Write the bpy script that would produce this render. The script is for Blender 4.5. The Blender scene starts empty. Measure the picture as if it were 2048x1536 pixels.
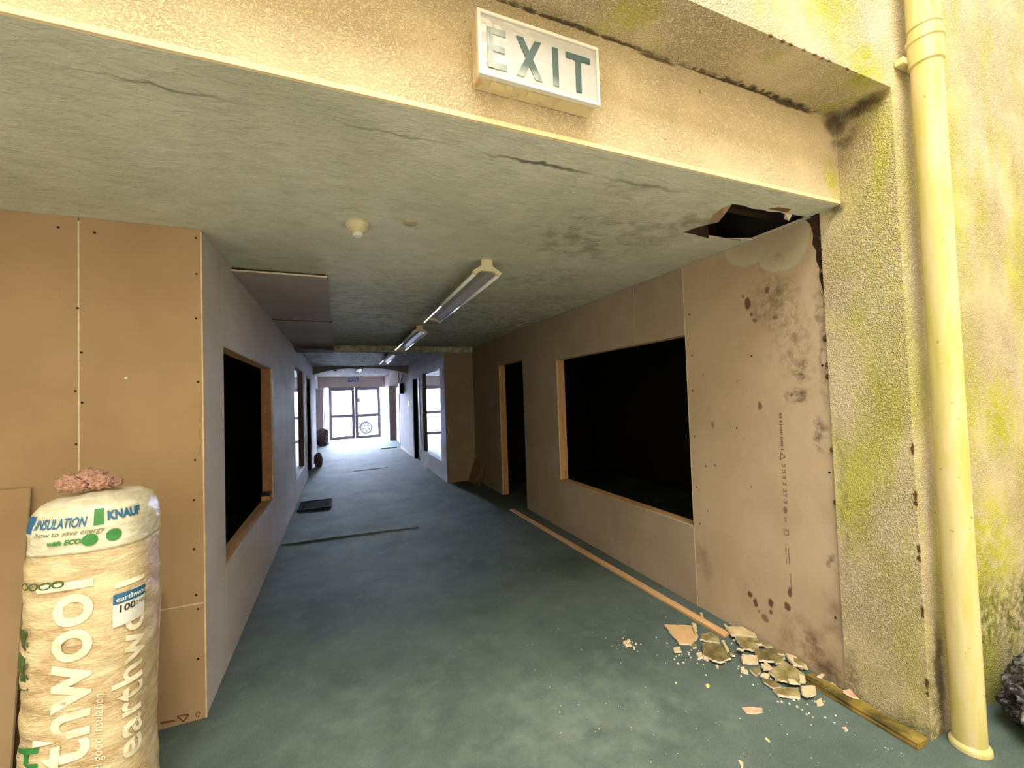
import bpy, bmesh, math, random
import numpy as np
from mathutils import Vector, Matrix, noise as mnoise
from mathutils.geometry import delaunay_2d_cdt

SC = bpy.context.scene
COL = SC.collection
random.seed(7)

# ------------------------------------------------------------------ camera
def look_matrix(yaw, pitch, roll, loc):
    y, p, r = (math.radians(a) for a in (yaw, pitch, roll))
    fwd = Vector((math.sin(y)*math.cos(p), math.cos(y)*math.cos(p), math.sin(p)))
    right = Vector((math.cos(y), -math.sin(y), 0))
    up = right.cross(fwd)
    r2 = right*math.cos(r) + up*math.sin(r)
    u2 = up*math.cos(r) - right*math.sin(r)
    m = Matrix((r2, u2, -fwd)).transposed().to_4x4()
    m.translation = Vector(loc)
    return m
cam_d = bpy.data.cameras.new('camera')
cam_d.sensor_width = 36.0
cam_d.lens = 838.0/2048*36.0
cam_d.clip_start = 0.02
cam_d.clip_end = 300
cam = bpy.data.objects.new('camera', cam_d)
COL.objects.link(cam)
cam.matrix_world = look_matrix(22.36, 1.72, -1.91, (0, 0, 1.55))
SC.camera = cam

# ------------------------------------------------------------------ light
SC.view_settings.view_transform = 'Standard'
SC.view_settings.look = 'None'
SC.view_settings.gamma = 1.0
SC.view_settings.use_curve_mapping = False
SC.view_settings.exposure = 0.15

world = bpy.data.worlds.new('overcast_sky')
SC.world = world
world.use_nodes = True
bgn = world.node_tree.nodes['Background']
bgn.inputs[0].default_value = (0.66, 0.73, 1.0, 1)
bgn.inputs[1].default_value = 225.0

yard = bpy.data.lights.new('yard_daylight_lamp', 'AREA')      # added lamp standing in for warm daylight over the yard
yard.shape = 'RECTANGLE'
yard.size = 5.4
yard.size_y = 3.0
yard.energy = 740
yard.color = (1.0, 0.965, 0.90)
yo = bpy.data.objects.new('yard_daylight_lamp', yard)
COL.objects.link(yo)
yo.location = (0.4, -1.25, 6.8)

# ------------------------------------------------------------------ helpers
def lin(r, g, b):
    f = lambda c: (c/255/12.92) if c/255 <= 0.04045 else ((c/255+0.055)/1.055)**2.4
    return (f(r), f(g), f(b), 1.0)

def tag(o, label=None, cat=None, group=None, kind=None):
    if label: o['label'] = label
    if cat: o['category'] = cat
    if group: o['group'] = group
    if kind: o['kind'] = kind
    return o

def mesh_obj(name, verts, faces, mat=None, parent=None, smooth=False, midx=None):
    me = bpy.data.meshes.new(name)
    me.from_pydata([tuple(v) for v in verts], [], faces)
    mats = mat if isinstance(mat, (list, tuple)) else [mat]
    for m in mats:
        if m: me.materials.append(m)
    if midx is not None:
        me.polygons.foreach_set('material_index', midx)
    if smooth:
        me.polygons.foreach_set('use_smooth', [True]*len(me.polygons))
    me.update()
    o = bpy.data.objects.new(name, me)
    COL.objects.link(o)
    if parent: o.parent = parent
    return o

def empty(name, loc=(0, 0, 0), rz=0):
    o = bpy.data.objects.new(name, None)
    o.empty_display_size = 0.1
    COL.objects.link(o)
    o.location = loc
    o.rotation_euler = (0, 0, rz)
    return o

class MB:
    """collects simple solids into one mesh"""
    def __init__(s): s.v = []; s.f = []; s.m = []
    def add(s, vs, fs, mi=0):
        n = len(s.v); s.v += [tuple(v) for v in vs]
        s.f += [[n+i for i in f] for f in fs]
        s.m += (mi if isinstance(mi, list) else [mi]*len(fs)); return s
    def box(s, x0, x1, y0, y1, z0, z1, mi=0):
        vs = [(x, y, z) for z in (z0, z1) for y in (y0, y1) for x in (x0, x1)]
        return s.add(vs, [(0,2,3,1),(4,5,7,6),(0,1,5,4),(2,6,7,3),(0,4,6,2),(1,3,7,5)], mi)
    def prism(s, poly, a0, a1, axis='x', mi=0, side=None):
        """poly in the other two axes (cyclic order), extruded from a0 to a1 along axis"""
        if axis == 'x': P = lambda a, q: (a, q[0], q[1])
        elif axis == 'y': P = lambda a, q: (q[0], a, q[1])
        else: P = lambda a, q: (q[0], q[1], a)
        n = len(poly)
        vs = [P(a0, q) for q in poly] + [P(a1, q) for q in poly]
        fs = [list(range(n))[::-1], [n+i for i in range(n)]] + [[i, (i+1) % n, n+(i+1) % n, n+i] for i in range(n)]
        return s.add(vs, fs, [mi, mi] + [mi if side is None else side]*n)
    def tube(s, pts, r, seg=12, caps=True, mi=0):
        pts = [Vector(p) for p in pts]; rs = r if isinstance(r, (list, tuple)) else [r]*len(pts)
        rings = []; prev = None
        for i, p in enumerate(pts):
            t = (pts[min(i+1, len(pts)-1)] - pts[max(i-1, 0)])
            t = t.normalized() if t.length > 1e-9 else Vector((0, 0, 1))
            if prev is None:
                u = t.orthogonal().normalized()
            else:
                u = (prev - t*prev.dot(t)).normalized()
            prev = u; w = t.cross(u)
            rings.append([p + (u*math.cos(2*math.pi*k/seg) + w*math.sin(2*math.pi*k/seg))*rs[i] for k in range(seg)])
        vs = [v for rg in rings for v in rg]; fs = []
        for i in range(len(rings)-1):
            for k in range(seg):
                a = i*seg+k; b = i*seg+(k+1) % seg
                fs.append([a, b, b+seg, a+seg])
        if caps:
            fs.append(list(range(seg))[::-1]); fs.append([(len(rings)-1)*seg+k for k in range(seg)])
        return s.add(vs, fs, mi)
    def lathe(s, prof, cx, cy, seg=28, mi=0):
        """prof = [(r, z)] from one end to the other"""
        vs = [(cx+r*math.cos(2*math.pi*k/seg), cy+r*math.sin(2*math.pi*k/seg), z) for r, z in prof for k in range(seg)]
        fs = [[i*seg+k, i*seg+(k+1) % seg, (i+1)*seg+(k+1) % seg, (i+1)*seg+k] for i in range(len(prof)-1) for k in range(seg)]
        fs += [list(range(seg))[::-1], [(len(prof)-1)*seg+k for k in range(seg)]]
        return s.add(vs, fs, mi)
    def build(s, name, mat=None, parent=None, smooth=False, bevel=0.0, autosmooth=False):
        o = mesh_obj(name, s.v, s.f, mat, parent, smooth, s.m)
        bm = bmesh.new(); bm.from_mesh(o.data)
        bmesh.ops.recalc_face_normals(bm, faces=bm.faces[:])
        bm.to_mesh(o.data); bm.free()
        if bevel:
            b = o.modifiers.new('edge', 'BEVEL'); b.width = bevel; b.segments = 2; b.limit_method = 'ANGLE'
        if autosmooth:
            o.data.set_sharp_from_angle(angle=math.radians(40))
            o.data.polygons.foreach_set('use_smooth', [True]*len(o.data.polygons))
        return o

# ------------------------------------------------------------------ material kit
class NT:
    def __init__(s, name):
        s.mat = bpy.data.materials.new(name); s.mat.use_nodes = True
        s.t = s.mat.node_tree; s.n = s.t.nodes; s.l = s.t.links
        s.b = s.n['Principled BSDF']
        tc = s.n.new('ShaderNodeTexCoord'); s.pos = tc.outputs['Object']
    def put(s, sock, v):
        if isinstance(v, bpy.types.NodeSocket): s.l.new(v, sock)
        else: sock.default_value = v
    def noise(s, scale=5, detail=3, rough=0.5, dist=0.0, stretch=None, w=None):
        n = s.n.new('ShaderNodeTexNoise'); v = s.pos
        if stretch:
            m = s.n.new('ShaderNodeMapping'); m.inputs['Scale'].default_value = stretch
            s.l.new(s.pos, m.inputs[0]); v = m.outputs[0]
        s.l.new(v, n.inputs['Vector'])
        n.inputs['Scale'].default_value = scale; n.inputs['Detail'].default_value = detail
        n.inputs['Roughness'].default_value = rough; n.inputs['Distortion'].default_value = dist
        return n.outputs['Fac']
    def voro(s, scale, feature='F1', stretch=None):
        n = s.n.new('ShaderNodeTexVoronoi'); n.feature = feature; v = s.pos
        if stretch:
            m = s.n.new('ShaderNodeMapping'); m.inputs['Scale'].default_value = stretch
            s.l.new(s.pos, m.inputs[0]); v = m.outputs[0]
        s.l.new(v, n.inputs['Vector']); n.inputs['Scale'].default_value = scale
        return n.outputs['Distance']
    def rng(s, v, a, b, c=0.0, d=1.0, smooth=False):
        n = s.n.new('ShaderNodeMapRange'); n.clamp = True
        if smooth: n.interpolation_type = 'SMOOTHSTEP'
        s.put(n.inputs[0], v)
        for i, q in enumerate((a, b, c, d)): s.put(n.inputs[1+i], q)
        return n.outputs[0]
    def math(s, op, a, b=0.0):
        n = s.n.new('ShaderNodeMath'); n.operation = op; s.put(n.inputs[0], a); s.put(n.inputs[1], b)
        return n.outputs[0]
    def mul(s, a, b): return s.math('MULTIPLY', a, b)
    def mix(s, fac, a, b):
        n = s.n.new('ShaderNodeMix'); n.data_type = 'RGBA'
        s.put(n.inputs[0], fac); s.put(n.inputs[6], a); s.put(n.inputs[7], b)
        return n.outputs[2]
    def axis(s, k):
        n = s.n.new('ShaderNodeSeparateXYZ'); s.l.new(s.pos, n.inputs[0]); return n.outputs[k]
    def blobs(s, lst, warp=0.04, wscale=9.0, soft=0.6):
        """max of soft ellipsoids (centre, radii, strength), edges frayed by noise"""
        v = s.pos
        if warp:
            n = s.n.new('ShaderNodeTexNoise'); s.l.new(s.pos, n.inputs['Vector'])
            n.inputs['Scale'].default_value = wscale; n.inputs['Detail'].default_value = 4
            m = s.n.new('ShaderNodeVectorMath'); m.operation = 'MULTIPLY_ADD'
            s.l.new(n.outputs['Color'], m.inputs[0]); m.inputs[1].default_value = (2*warp,)*3; m.inputs[2].default_value = (-warp,)*3
            a = s.n.new('ShaderNodeVectorMath'); a.operation = 'ADD'
            s.l.new(s.pos, a.inputs[0]); s.l.new(m.outputs[0], a.inputs[1]); v = a.outputs[0]
        acc = None
        for c, r, st in lst:
            if not isinstance(r, (tuple, list)): r = (r, r, r)
            m = s.n.new('ShaderNodeVectorMath'); m.operation = 'MULTIPLY_ADD'
            s.l.new(v, m.inputs[0]); m.inputs[1].default_value = tuple(1/q for q in r)
            m.inputs[2].default_value = tuple(-a/q for a, q in zip(c, r))
            le = s.n.new('ShaderNodeVectorMath'); le.operation = 'LENGTH'; s.l.new(m.outputs[0], le.inputs[0])
            k = s.rng(le.outputs['Value'], 1.0, 1.0-soft, 0.0, st, True)
            acc = k if acc is None else s.math('MAXIMUM', acc, k)
        return acc
    def bump(s, h, strength=0.3, dist=0.01, prev=None):
        n = s.n.new('ShaderNodeBump'); n.inputs['Strength'].default_value = strength; n.inputs['Distance'].default_value = dist
        s.l.new(h, n.inputs['Height'])
        if prev: s.l.new(prev, n.inputs['Normal'])
        return n.outputs[0]
    def done(s, col, rough=0.8, normal=None, spec=0.3, metal=0.0, **kw):
        s.put(s.b.inputs['Base Color'], col); s.put(s.b.inputs['Roughness'], rough)
        s.b.inputs['Specular IOR Level'].default_value = spec; s.b.inputs['Metallic'].default_value = metal
        if normal: s.l.new(normal, s.b.inputs['Normal'])
        for k, v in kw.items(): s.put(s.b.inputs[k.replace('_', ' ')], v)
        return s.mat

def simple(name, col, rough=0.7, var=0.12, scale=12, bump=0.0, bscale=60, spec=0.3, metal=0.0):
    t = NT(name); n = t.noise(scale, 4, 0.6)
    c2 = tuple(q*(1-var*2) for q in col[:3])+(1,)
    c1 = tuple(min(1, q*(1+var)) for q in col[:3])+(1,)
    c = t.mix(t.rng(n, 0.3, 0.7), c2, c1)
    nm = t.bump(t.noise(bscale, 3, 0.6), bump, 0.004) if bump else None
    return t.done(c, rough, nm, spec, metal)

M = {}
# key coordinates of the place (metres; the camera stands at x=0 y=0)
XR, XL, XP, XC = 2.353, -0.65, 1.80, 2.334
YL, YB, YA, YP, YARCH, YF = 2.581, 1.279, 1.049, 7.66, 12.15, 18.6
ZC, ZS, ZF = 2.456, 2.893, 2.51
def ceil_z(y): return ZC + 0.009*max(0.0, y-1.43)

# --- stucco in three tints, sharing the damp and algae marks around the opening
def stucco(name, base, pale, worm=0.55, algae=0.0, ascale=5.0, extra_algae=(), wormscale=75):
    t = NT(name)
    big = t.noise(2.2, 4, 0.6)
    col = t.mix(t.rng(big, 0.35, 0.7), base, pale)
    # green film in streaks running down
    st = t.noise(ascale, 5, 0.62, 0.3, (1.0, 1.0, 0.42))
    am = t.rng(st, 0.47, 0.68, 0, algae)
    if extra_algae:
        fr = t.rng(t.noise(16, 4, 0.65), 0.25, 0.6)
        am = t.math('MAXIMUM', am, t.mul(t.blobs(extra_algae, 0.06, 6, 0.8), fr))
    col = t.mix(am, col, lin(186, 186, 52))
    # thick moss near the ground and dark damp
    moss = None if 'fascia' in name else t.blobs([((2.85, YA, 0.38), (0.4, 0.3, 0.25), 0.9), ((3.2, YA, 0.36), (0.45, 0.3, 0.3), 0.95),
                    ((2.40, YA, 0.16), (0.07, 0.1, 0.34), 0.75), ((2.36, YA, 0.0), (0.12, 0.2, 0.12), 0.8)], 0.12, 7, 0.8)
    if moss is not None:
        mfr = t.rng(t.noise(26, 4, 0.7), 0.38, 0.6)
        col = t.mix(t.mul(moss, mfr), col, lin(92, 100, 30))
    damp = t.blobs([((2.30, 1.27, 2.86), (0.10, 0.07, 0.09), 1.0), ((2.33, 1.16, 2.875), (0.06, 0.15, 0.05), 0.95),
                    ((2.32, 1.24, 2.76), (0.05, 0.08, 0.06), 0.8),
                    ((2.334, 1.30, 2.44), (0.04, 0.06, 0.06), 0.9), ((2.2, 1.27, 2.46), (0.18, 0.06, 0.012), 0.45),
                    ((2.43, YA, 0.25), (0.05, 0.1, 0.35), 0.9), ((2.334, 1.34, 1.0), (0.02, 0.025, 0.5), 0.35),
                    ((2.334, 1.35, 0.12), (0.02, 0.06, 0.2), 0.5)], 0.045, 14, 0.75)
    col = t.mix(t.mul(damp, 0.85), col, lin(82, 66, 46))
    joint = t.blobs([((1.75, YB, ZS-0.004), (0.62, 0.03, 0.007), 0.9), ((0.85, YB, ZS), (0.5, 0.02, 0.005), 0.8),
                     ((1.2, YB, ZS-0.01), (0.12, 0.02, 0.014), 0.8), ((2.0, YB, ZS-0.01), (0.2, 0.03, 0.018), 0.9)], 0.010, 28, 0.5)
    col = t.mix(joint, col, lin(66, 52, 34))
    # rusty chips along the outer corner and edge of the opening
    chips = 0.0 if 'fascia' in name else t.blobs([((XC, YA, z), (0.012, 0.014, 0.02+0.02*((i*37) % 5)/5), 0.95) for i, z in
                     enumerate((0.20, 0.245, 0.55, 0.78, 0.82, 1.02, 1.055, 1.26))] +
                    [((x, YA, ZS), (0.016, 0.012, 0.008), 0.8) for x in (1.55, 1.62, 1.66, 1.74, 1.81, 1.86, 1.9, 2.02)], 0.012, 40, 0.5)
    col = t.mix(chips, col, lin(96, 54, 26))
    speck = t.rng(t.noise(38, 2, 0.5), 0.74, 0.78, 0, 0.55)
    col = t.mix(speck, col, lin(110, 84, 48))
    # worm-tracked render
    patch = t.rng(t.noise(3.1, 2), 0.36, 0.62, 0.25, 1.0)
    w = t.noise(wormscale, 2, 0.45, 0.9)
    hgt = t.mul(t.rng(w, 0.38, 0.62, smooth=True), patch)
    nm = t.bump(hgt, worm, 0.010)
    nm = t.bump(t.noise(14, 3), 0.15, 0.02, nm)
    return t.done(col, 0.85, nm, 0.25)
M['stucco_wall'] = stucco('stucco_wall', lin(200, 183, 142), lin(214, 199, 170), 0.9, 0.75, 3.0,
    [((2.75, YA, 2.5), (0.4, 0.3, 1.0), 0.7), ((3.1, YA, 2.4), (0.14, 0.3, 0.5), 0.6), ((3.15, YA, 1.35), (0.3, 0.3, 0.34), 1.0), ((2.8, YA, 1.5), (0.3, 0.3, 0.6), 0.85), ((1.9, YA, 3.2), (0.3, 0.2, 0.3), 0.85), ((2.15, YA, 2.95), (0.2, 0.2, 0.14), 1.0),
     ((2.9, YA, 0.7), (0.55, 0.3, 0.5), 0.95), ((2.334, 1.12, 1.9), (0.05, 0.22, 1.4), 0.5), ((2.36, YA, 1.7), (0.06, 0.03, 1.5), 0.6), ((2.334, 1.1, 0.5), (0.05, 0.1, 0.9), 0.4)], 125)
M['stucco_fascia'] = stucco('stucco_fascia', lin(208, 188, 152), lin(218, 200, 164), 0.7, 0.0, 4.0,
    [((2.28, YB, 2.58), (0.09, 0.1, 0.12), 0.9), ((2.334, YB, 2.5), (0.05, 0.1, 0.1), 0.7)], 120)
M['bounce_wall'] = simple('bounce_wall', lin(232, 224, 204), 0.9, 0.06, 3)  # unseen walls coloured pale to bounce the yard light

# --- ceiling paint: dabbed, streaky, going mouldy
t = NT('ceiling_paint')
n1 = t.noise(3.0, 5, 0.6, 0.4); n2 = t.noise(9, 4, 0.6, 0.3, (1.0, 2.2, 1.0)); n3 = t.noise(22, 3, 0.6, 0.8, (1.0, 2.4, 1.0))
col = t.mix(t.rng(n1, 0.35, 0.68), lin(196, 198, 178), lin(212, 212, 194))
yax = t.axis(1)
farm = t.rng(yax, 2.4, 5.0, 0.12, 1.0, True)
col = t.mix(t.mul(t.rng(n3, 0.50, 0.62), farm), col, lin(232, 230, 218))
col = t.mix(t.mul(t.rng(n2, 0.48, 0.64), t.rng(farm, 0.1, 1, 0.15, 0.75)), col, lin(132, 130, 114))
stain = t.blobs([((1.45, 2.05, 2.46), (0.75, 0.55, 0.3), 0.55), ((1.75, 1.75, 2.46), (0.35, 0.3, 0.2), 0.55), ((1.55, 2.9, 2.46), (0.5, 0.5, 0.2), 0.45),
                 ((1.2, 1.5, 2.46), (0.5, 0.12, 0.2), 0.4)], 0.25, 4.5, 0.8)
sfr = t.rng(t.noise(8, 5, 0.7, 0.5), 0.46, 0.62)
col = t.mix(t.mul(stain, sfr), col, lin(104, 84, 62))
seam = t.blobs([((0.75, 1.435, 2.46), (0.33, 0.022, 0.1), 0.85), ((0.2, 1.435, 2.46), (0.3, 0.012, 0.1), 0.45), ((-0.45, 1.43, 2.46), (0.22, 0.014, 0.1), 0.6),
                ((-1.0, 1.43, 2.46), (0.25, 0.04, 0.1), 0.45), ((1.25, 1.44, 2.46), (0.3, 0.02, 0.1), 0.5)], 0.05, 11, 0.8)
col = t.mix(seam, col, lin(92, 84, 64))
col = t.mix(t.mul(t.rng(t.noise(1.2, 3), 0.45, 0.7), 0.25), col, lin(150, 148, 118))
hg = t.noise(20, 3, 0.6, 0.9, (1.0, 2.0, 1.0))
nm = t.bump(t.mul(t.rng(hg, 0.4, 0.65), t.rng(farm, 0, 1, 0.15, 1)), 0.55, 0.012)
M['ceiling'] = t.done(col, 0.75, nm, 0.3)

t = NT('far_ceiling_plaster')
w = t.noise(8, 3, 0.6, 2.0, (1.0, 1.6, 1.0))
col = t.mix(t.rng(w, 0.42, 0.6), lin(120, 118, 120), lin(238, 238, 240))  # the swirl's glints and dark hollows are put into the colour
M['far_ceiling'] = t.done(col, 0.55, t.bump(t.rng(w, 0.35, 0.65), 1.0, 0.03), 0.5)

# --- dark green contract carpet
t = NT('green_carpet')
n1 = t.noise(1.6, 5, 0.65, 0.3); n2 = t.noise(7, 5, 0.65); n3 = t.noise(160, 2, 0.6)
col = t.mix(t.rng(n1, 0.33, 0.68), lin(78, 91, 86), lin(102, 116, 109))
col = t.mix(t.rng(n2, 0.55, 0.75, 0, 0.5), col, lin(112, 130, 120))
col = t.mix(t.rng(n3, 0.3, 0.7, 0, 0.45), col, lin(54, 67, 62))
dust = t.rng(t.noise(70, 2, 0.5), 0.70, 0.76, 0, 0.5)
col = t.mix(t.mul(dust, t.rng(t.noise(2.4, 2), 0.45, 0.65)), col, lin(170, 168, 150))
floor_glare = t.blobs([((1.0, 1.7, 0), (0.9, 0.8, 0.3), 0.35), ((0.2, 2.2, 0), (0.8, 0.5, 0.3), 0.2)], 0.2, 5, 0.9)  # pool of light on the near floor, painted as paler carpet
col = t.mix(t.mul(floor_glare, t.rng(n2, 0.35, 0.6)), col, lin(134, 146, 130))
nm = t.bump(t.noise(240, 2, 0.7), 0.35, 0.004)
nm = t.bump(t.noise(6, 3), 0.12, 0.02, nm)
M['carpet'] = t.done(col, 0.8, nm, 0.12)

# --- brown plasterboard paper
def board(name, base, var, blotch=0.0, stains=None, mould=None, grey=0.0):
    t = NT(name)
    n1 = t.noise(2.0, 5, 0.6); n2 = t.noise(260, 2, 0.7)
    col = t.mix(t.rng(n1, 0.3, 0.7), base, var)
    col = t.mix(t.rng(n2, 0.3, 0.7, 0, 0.14), col, lin(110, 84, 62))
    if blotch:
        b = t.rng(t.noise(5, 5, 0.65, 0.4, (1, 1, 0.5)), 0.5, 0.7, 0, blotch)
        col = t.mix(b, col, lin(212, 200, 182))
    if stains:
        for lst, c, warp, ws, soft, fr in stains:
            m = t.blobs(lst, warp, ws, soft)
            if fr: m = t.mul(m, t.rng(t.noise(fr, 5, 0.7), 0.4, 0.62))
            col = t.mix(m, col, c)
    if mould:                                   # lime bloom: pale tide mark, brightest towards its rim
        r_ = t.blobs(mould, 0.02, 7, 1.0)
        k_ = t.mul(t.rng(r_, 0.03, 0.07), t.rng(r_, 0.55, 0.06, 0.35, 0.9))
        k_ = t.mul(k_, t.rng(t.noise(20, 4, 0.7), 0.2, 0.55, 0.65, 1.0))
        col = t.mix(k_, col, lin(196, 190, 166))
    return t.done(col, 0.85, t.bump(t.noise(9, 3), 0.08, 0.02), 0.2)
M['board_tan'] = board('plasterboard_tan', lin(170, 142, 110), lin(184, 156, 124), 0.0)
M['board_grey'] = board('plasterboard_dusty_far_lit', lin(190, 183, 184), lin(206, 199, 200), 0.25)  # dusty board with the cool far light put into its base colour
M['board_right'] = board('plasterboard_right', lin(164, 147, 128), lin(178, 161, 142), 0.12)
R = XR
spots = [((R, 1.916, 0.264), (0.1, 0.020, 0.026), 0.9), ((R, 1.88, 0.227), (0.1, 0.018, 0.032), 0.9), ((R, 1.78, 0.267), (0.1, 0.022, 0.034), 0.9), ((R, 1.676, 0.293), (0.1, 0.024, 0.03), 0.9),
         ((R, 1.657, 0.38), (0.1, 0.016, 0.035), 0.85), ((R, 1.78, 0.215), (0.1, 0.014, 0.018), 0.75), ((R, 1.821, 0.160), (0.1, 0.03, 0.025), 0.65), ((R, 1.86, 0.18), (0.1, 0.01, 0.012), 0.6),
         ((R, 1.832, 2.079), (0.1, 0.026, 0.05), 0.9), ((R, 1.808, 2.003), (0.1, 0.013, 0.016), 0.8), ((R, 1.787, 1.968), (0.1, 0.018, 0.018), 0.75), ((R, 1.70, 2.131), (0.1, 0.02, 0.022), 0.75), ((R, 1.66, 1.959), (0.1, 0.02, 0.016), 0.6),
         ((R, 1.86, 2.13), (0.1, 0.01, 0.018), 0.6), ((R, 1.783, 1.443), (0.1, 0.016, 0.032), 0.8), ((R, 2.141, 1.31), (0.1, 0.013, 0.03), 0.5), ((R, 2.213, 1.021), (0.1, 0.009, 0.009), 0.9), ((R, 2.136, 1.035), (0.1, 0.009, 0.012), 0.8),
         ((R, 1.93, 1.6), (0.1, 0.005, 0.006), 0.9), ((R, 1.9, 1.24), (0.1, 0.005, 0.006), 0.9), ((R, 2.2, 1.66), (0.1, 0.007, 0.008), 0.9), ((R, 2.22, 0.71), (0.1, 0.006, 0.007), 0.8), ((R, 1.87, 0.94), (0.1, 0.006, 0.007), 0.8)]
mould = [((R, 1.57, 1.85), (0.1, 0.16, 0.30), 0.55), ((R, 1.56, 1.50), (0.1, 0.09, 0.08), 1.0), ((R, 1.53, 1.66), (0.1, 0.10, 0.10), 0.95), ((R, 1.446, 1.30), (0.1, 0.05, 0.16), 0.85), ((R, 1.66, 2.06), (0.1, 0.24, 0.2), 0.6),
         ((R, 1.425, 0.63), (0.1, 0.03, 0.06), 0.95), ((R, 1.41, 1.8), (0.1, 0.03, 0.5), 0.6), ((R, 1.62, 2.3), (0.1, 0.2, 0.1), 0.5)]
wet = [((R, 1.58, 0.12), (0.1, 0.22, 0.22), 0.9), ((R, 1.48, 0.06), (0.1, 0.16, 0.16), 0.85), ((R, 2.28, 0.36), (0.1, 0.14, 0.24), 0.4), ((R, 1.42, 0.3), (0.1, 0.08, 0.3), 0.5)]
M['board_mouldy'] = board('plasterboard_mouldy', lin(184, 162, 136), lin(200, 178, 150), 0.2, [
    (wet, lin(84, 58, 42), 0.10, 7, 0.9, 6), (mould, lin(80, 62, 44), 0.08, 12, 0.8, 24), (spots, lin(92, 58, 44), 0.012, 30, 0.45, None)],
    [((R, 1.60, 2.40), (0.1, 0.185, 0.215), 1.0), ((R, 1.80, 2.45), (0.1, 0.20, 0.17), 0.8)])
M['gypsum'] = simple('gypsum', lin(226, 212, 188), 0.9, 0.08, 25)
M['screw'] = simple('black_screw', lin(28, 24, 22), 0.5, 0.1)
M['timber'] = None
t = NT('pine_timber')
g = t.noise(5, 5, 0.6, 1.2, (9, 9, 0.7))
col = t.mix(t.rng(g, 0.35, 0.65), lin(196, 148, 98), lin(222, 180, 128))
M['timber'] = t.done(col, 0.65, t.bump(g, 0.1, 0.004), 0.3)
t = NT('pine_batten')
g = t.noise(5, 5, 0.6, 1.2, (9, 0.7, 9))
col = t.mix(t.rng(g, 0.35, 0.65), lin(196, 150, 100), lin(224, 184, 132))
M['batten'] = t.done(col, 0.6, t.bump(g, 0.1, 0.004), 0.3)
t = NT('mossy_timber')
g = t.noise(5, 5, 0.6, 1.2, (9, 0.7, 9))
col = t.mix(t.rng(t.noise(9, 4), 0.4, 0.62), lin(138, 118, 52), lin(74, 66, 32))
col = t.mix(t.rng(g, 0.55, 0.7, 0, 0.6), col, lin(206, 164, 106))
M['mossy_timber'] = t.done(col, 0.85, t.bump(t.noise(50, 3), 0.4, 0.006), 0.2)
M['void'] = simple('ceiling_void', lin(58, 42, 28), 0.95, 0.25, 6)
M['dark_room'] = simple('dark_room', lin(44, 40, 38), 0.95, 0.15, 4)  # low albedo puts the rooms' deep shade into the colour
M['dusty_stud'] = simple('dusty_stud', lin(122, 112, 112), 0.85, 0.1, 6)
M['room_wall'] = simple('lit_room_wall', lin(196, 190, 184), 0.9, 0.05, 3)
M['far_wall'] = simple('far_wall_paint', lin(214, 200, 190), 0.8, 0.04, 3)
M['pink_wall'] = simple('pink_wall_paint', lin(204, 190, 188), 0.8, 0.05, 4)
M['dark_door'] = simple('dark_door_paint', lin(58, 58, 66), 0.5, 0.08, 8)
M['alu'] = simple('hazed_aluminium', lin(150, 146, 160), 0.4, 0.06, 20, spec=0.5)  # frame tone paled so the doorway haze is in the colour
M['white_pl'] = simple('white_plastic', lin(228, 226, 218), 0.4, 0.03, 20, spec=0.5)
M['cream_pl'] = simple('cream_plastic', lin(216, 206, 172), 0.5, 0.06, 20, spec=0.4)
M['black_pl'] = simple('black_plastic', lin(30, 30, 36), 0.5, 0.1, 20, spec=0.4)
t = NT('window_glass')
tr = t.n.new('ShaderNodeBsdfTransparent'); tr.inputs[0].default_value = (0.95, 0.98, 0.98, 1)
gl = t.n.new('ShaderNodeBsdfGlossy'); gl.inputs['Roughness'].default_value = 0.03
mx = t.n.new('ShaderNodeMixShader'); mx.inputs[0].default_value = 0.06
t.l.new(tr.outputs[0], mx.inputs[1]); t.l.new(gl.outputs[0], mx.inputs[2])
t.l.new(mx.outputs[0], t.n['Material Output'].inputs['Surface'])
M['glass'] = t.mat
M['street'] = simple('street_asphalt', lin(150, 150, 150), 0.9, 0.08, 3)
M['pave'] = simple('pavement', lin(196, 194, 188), 0.9, 0.06, 4)

# ================================================================== THE SETTING
def setting(o, label, cat): return tag(o, label, cat, kind='structure')

# ---- floor
setting(MB().box(-5.0, 6.0, 0.72, YF+0.05, -0.12, 0.0).build('floor', M['carpet']), 'dark green carpeted floor running down the whole passage', 'floor')
setting(MB().box(-30, 30, YF+0.05, 21.3, -0.12, -0.005).build('floor_pavement', M['pave']), 'pale pavement outside the far glass doors', 'pavement')
setting(MB().box(-30, 30, 21.3, 60, -0.2, -0.06).build('floor_street', M['street']), 'street surface beyond the far glass doors', 'road')

setting(MB().box(-5.0, 6.0, -3.6, 0.72, -0.12, 0.0).build('floor_yard_bounce', M['pave']), 'unseen pale yard floor added behind the camera to bounce light up', 'floor')  # unseen pale ground added to bounce light onto ceiling and beam
# ---- outer wall with the opening, soffit and column (one stucco skin)
m = MB()
m.box(-3.4, XC, YA, 1.43, ZS, 7.0)
m.prism([(XC, 0), (5.5, 0), (5.5, 7.0), (XC, 7.0)], YA, 1.378, 'y')
setting(m.build('wall_front', M['stucco_wall']), 'cream stucco outer wall with green algae around the passage opening', 'wall')
fas = setting(MB().box(-3.4, XC, YB, 1.43, ZC+0.004, ZS).build('wall_fascia', [M['stucco_fascia']]), 'cream rendered beam over the passage mouth carrying the large exit sign', 'beam')
MB().box(-3.4, XC-0.003, YB-0.004, YB+0.006, ZC, ZC+0.017).build('edge_bead', simple('edge_bead', lin(238, 214, 166), 0.6, 0.04), fas)
MB().box(-3.4, XC, YB+0.006, 1.43, ZC-0.001, ZC+0.004).build('underside', M['ceiling'], fas)

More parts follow.
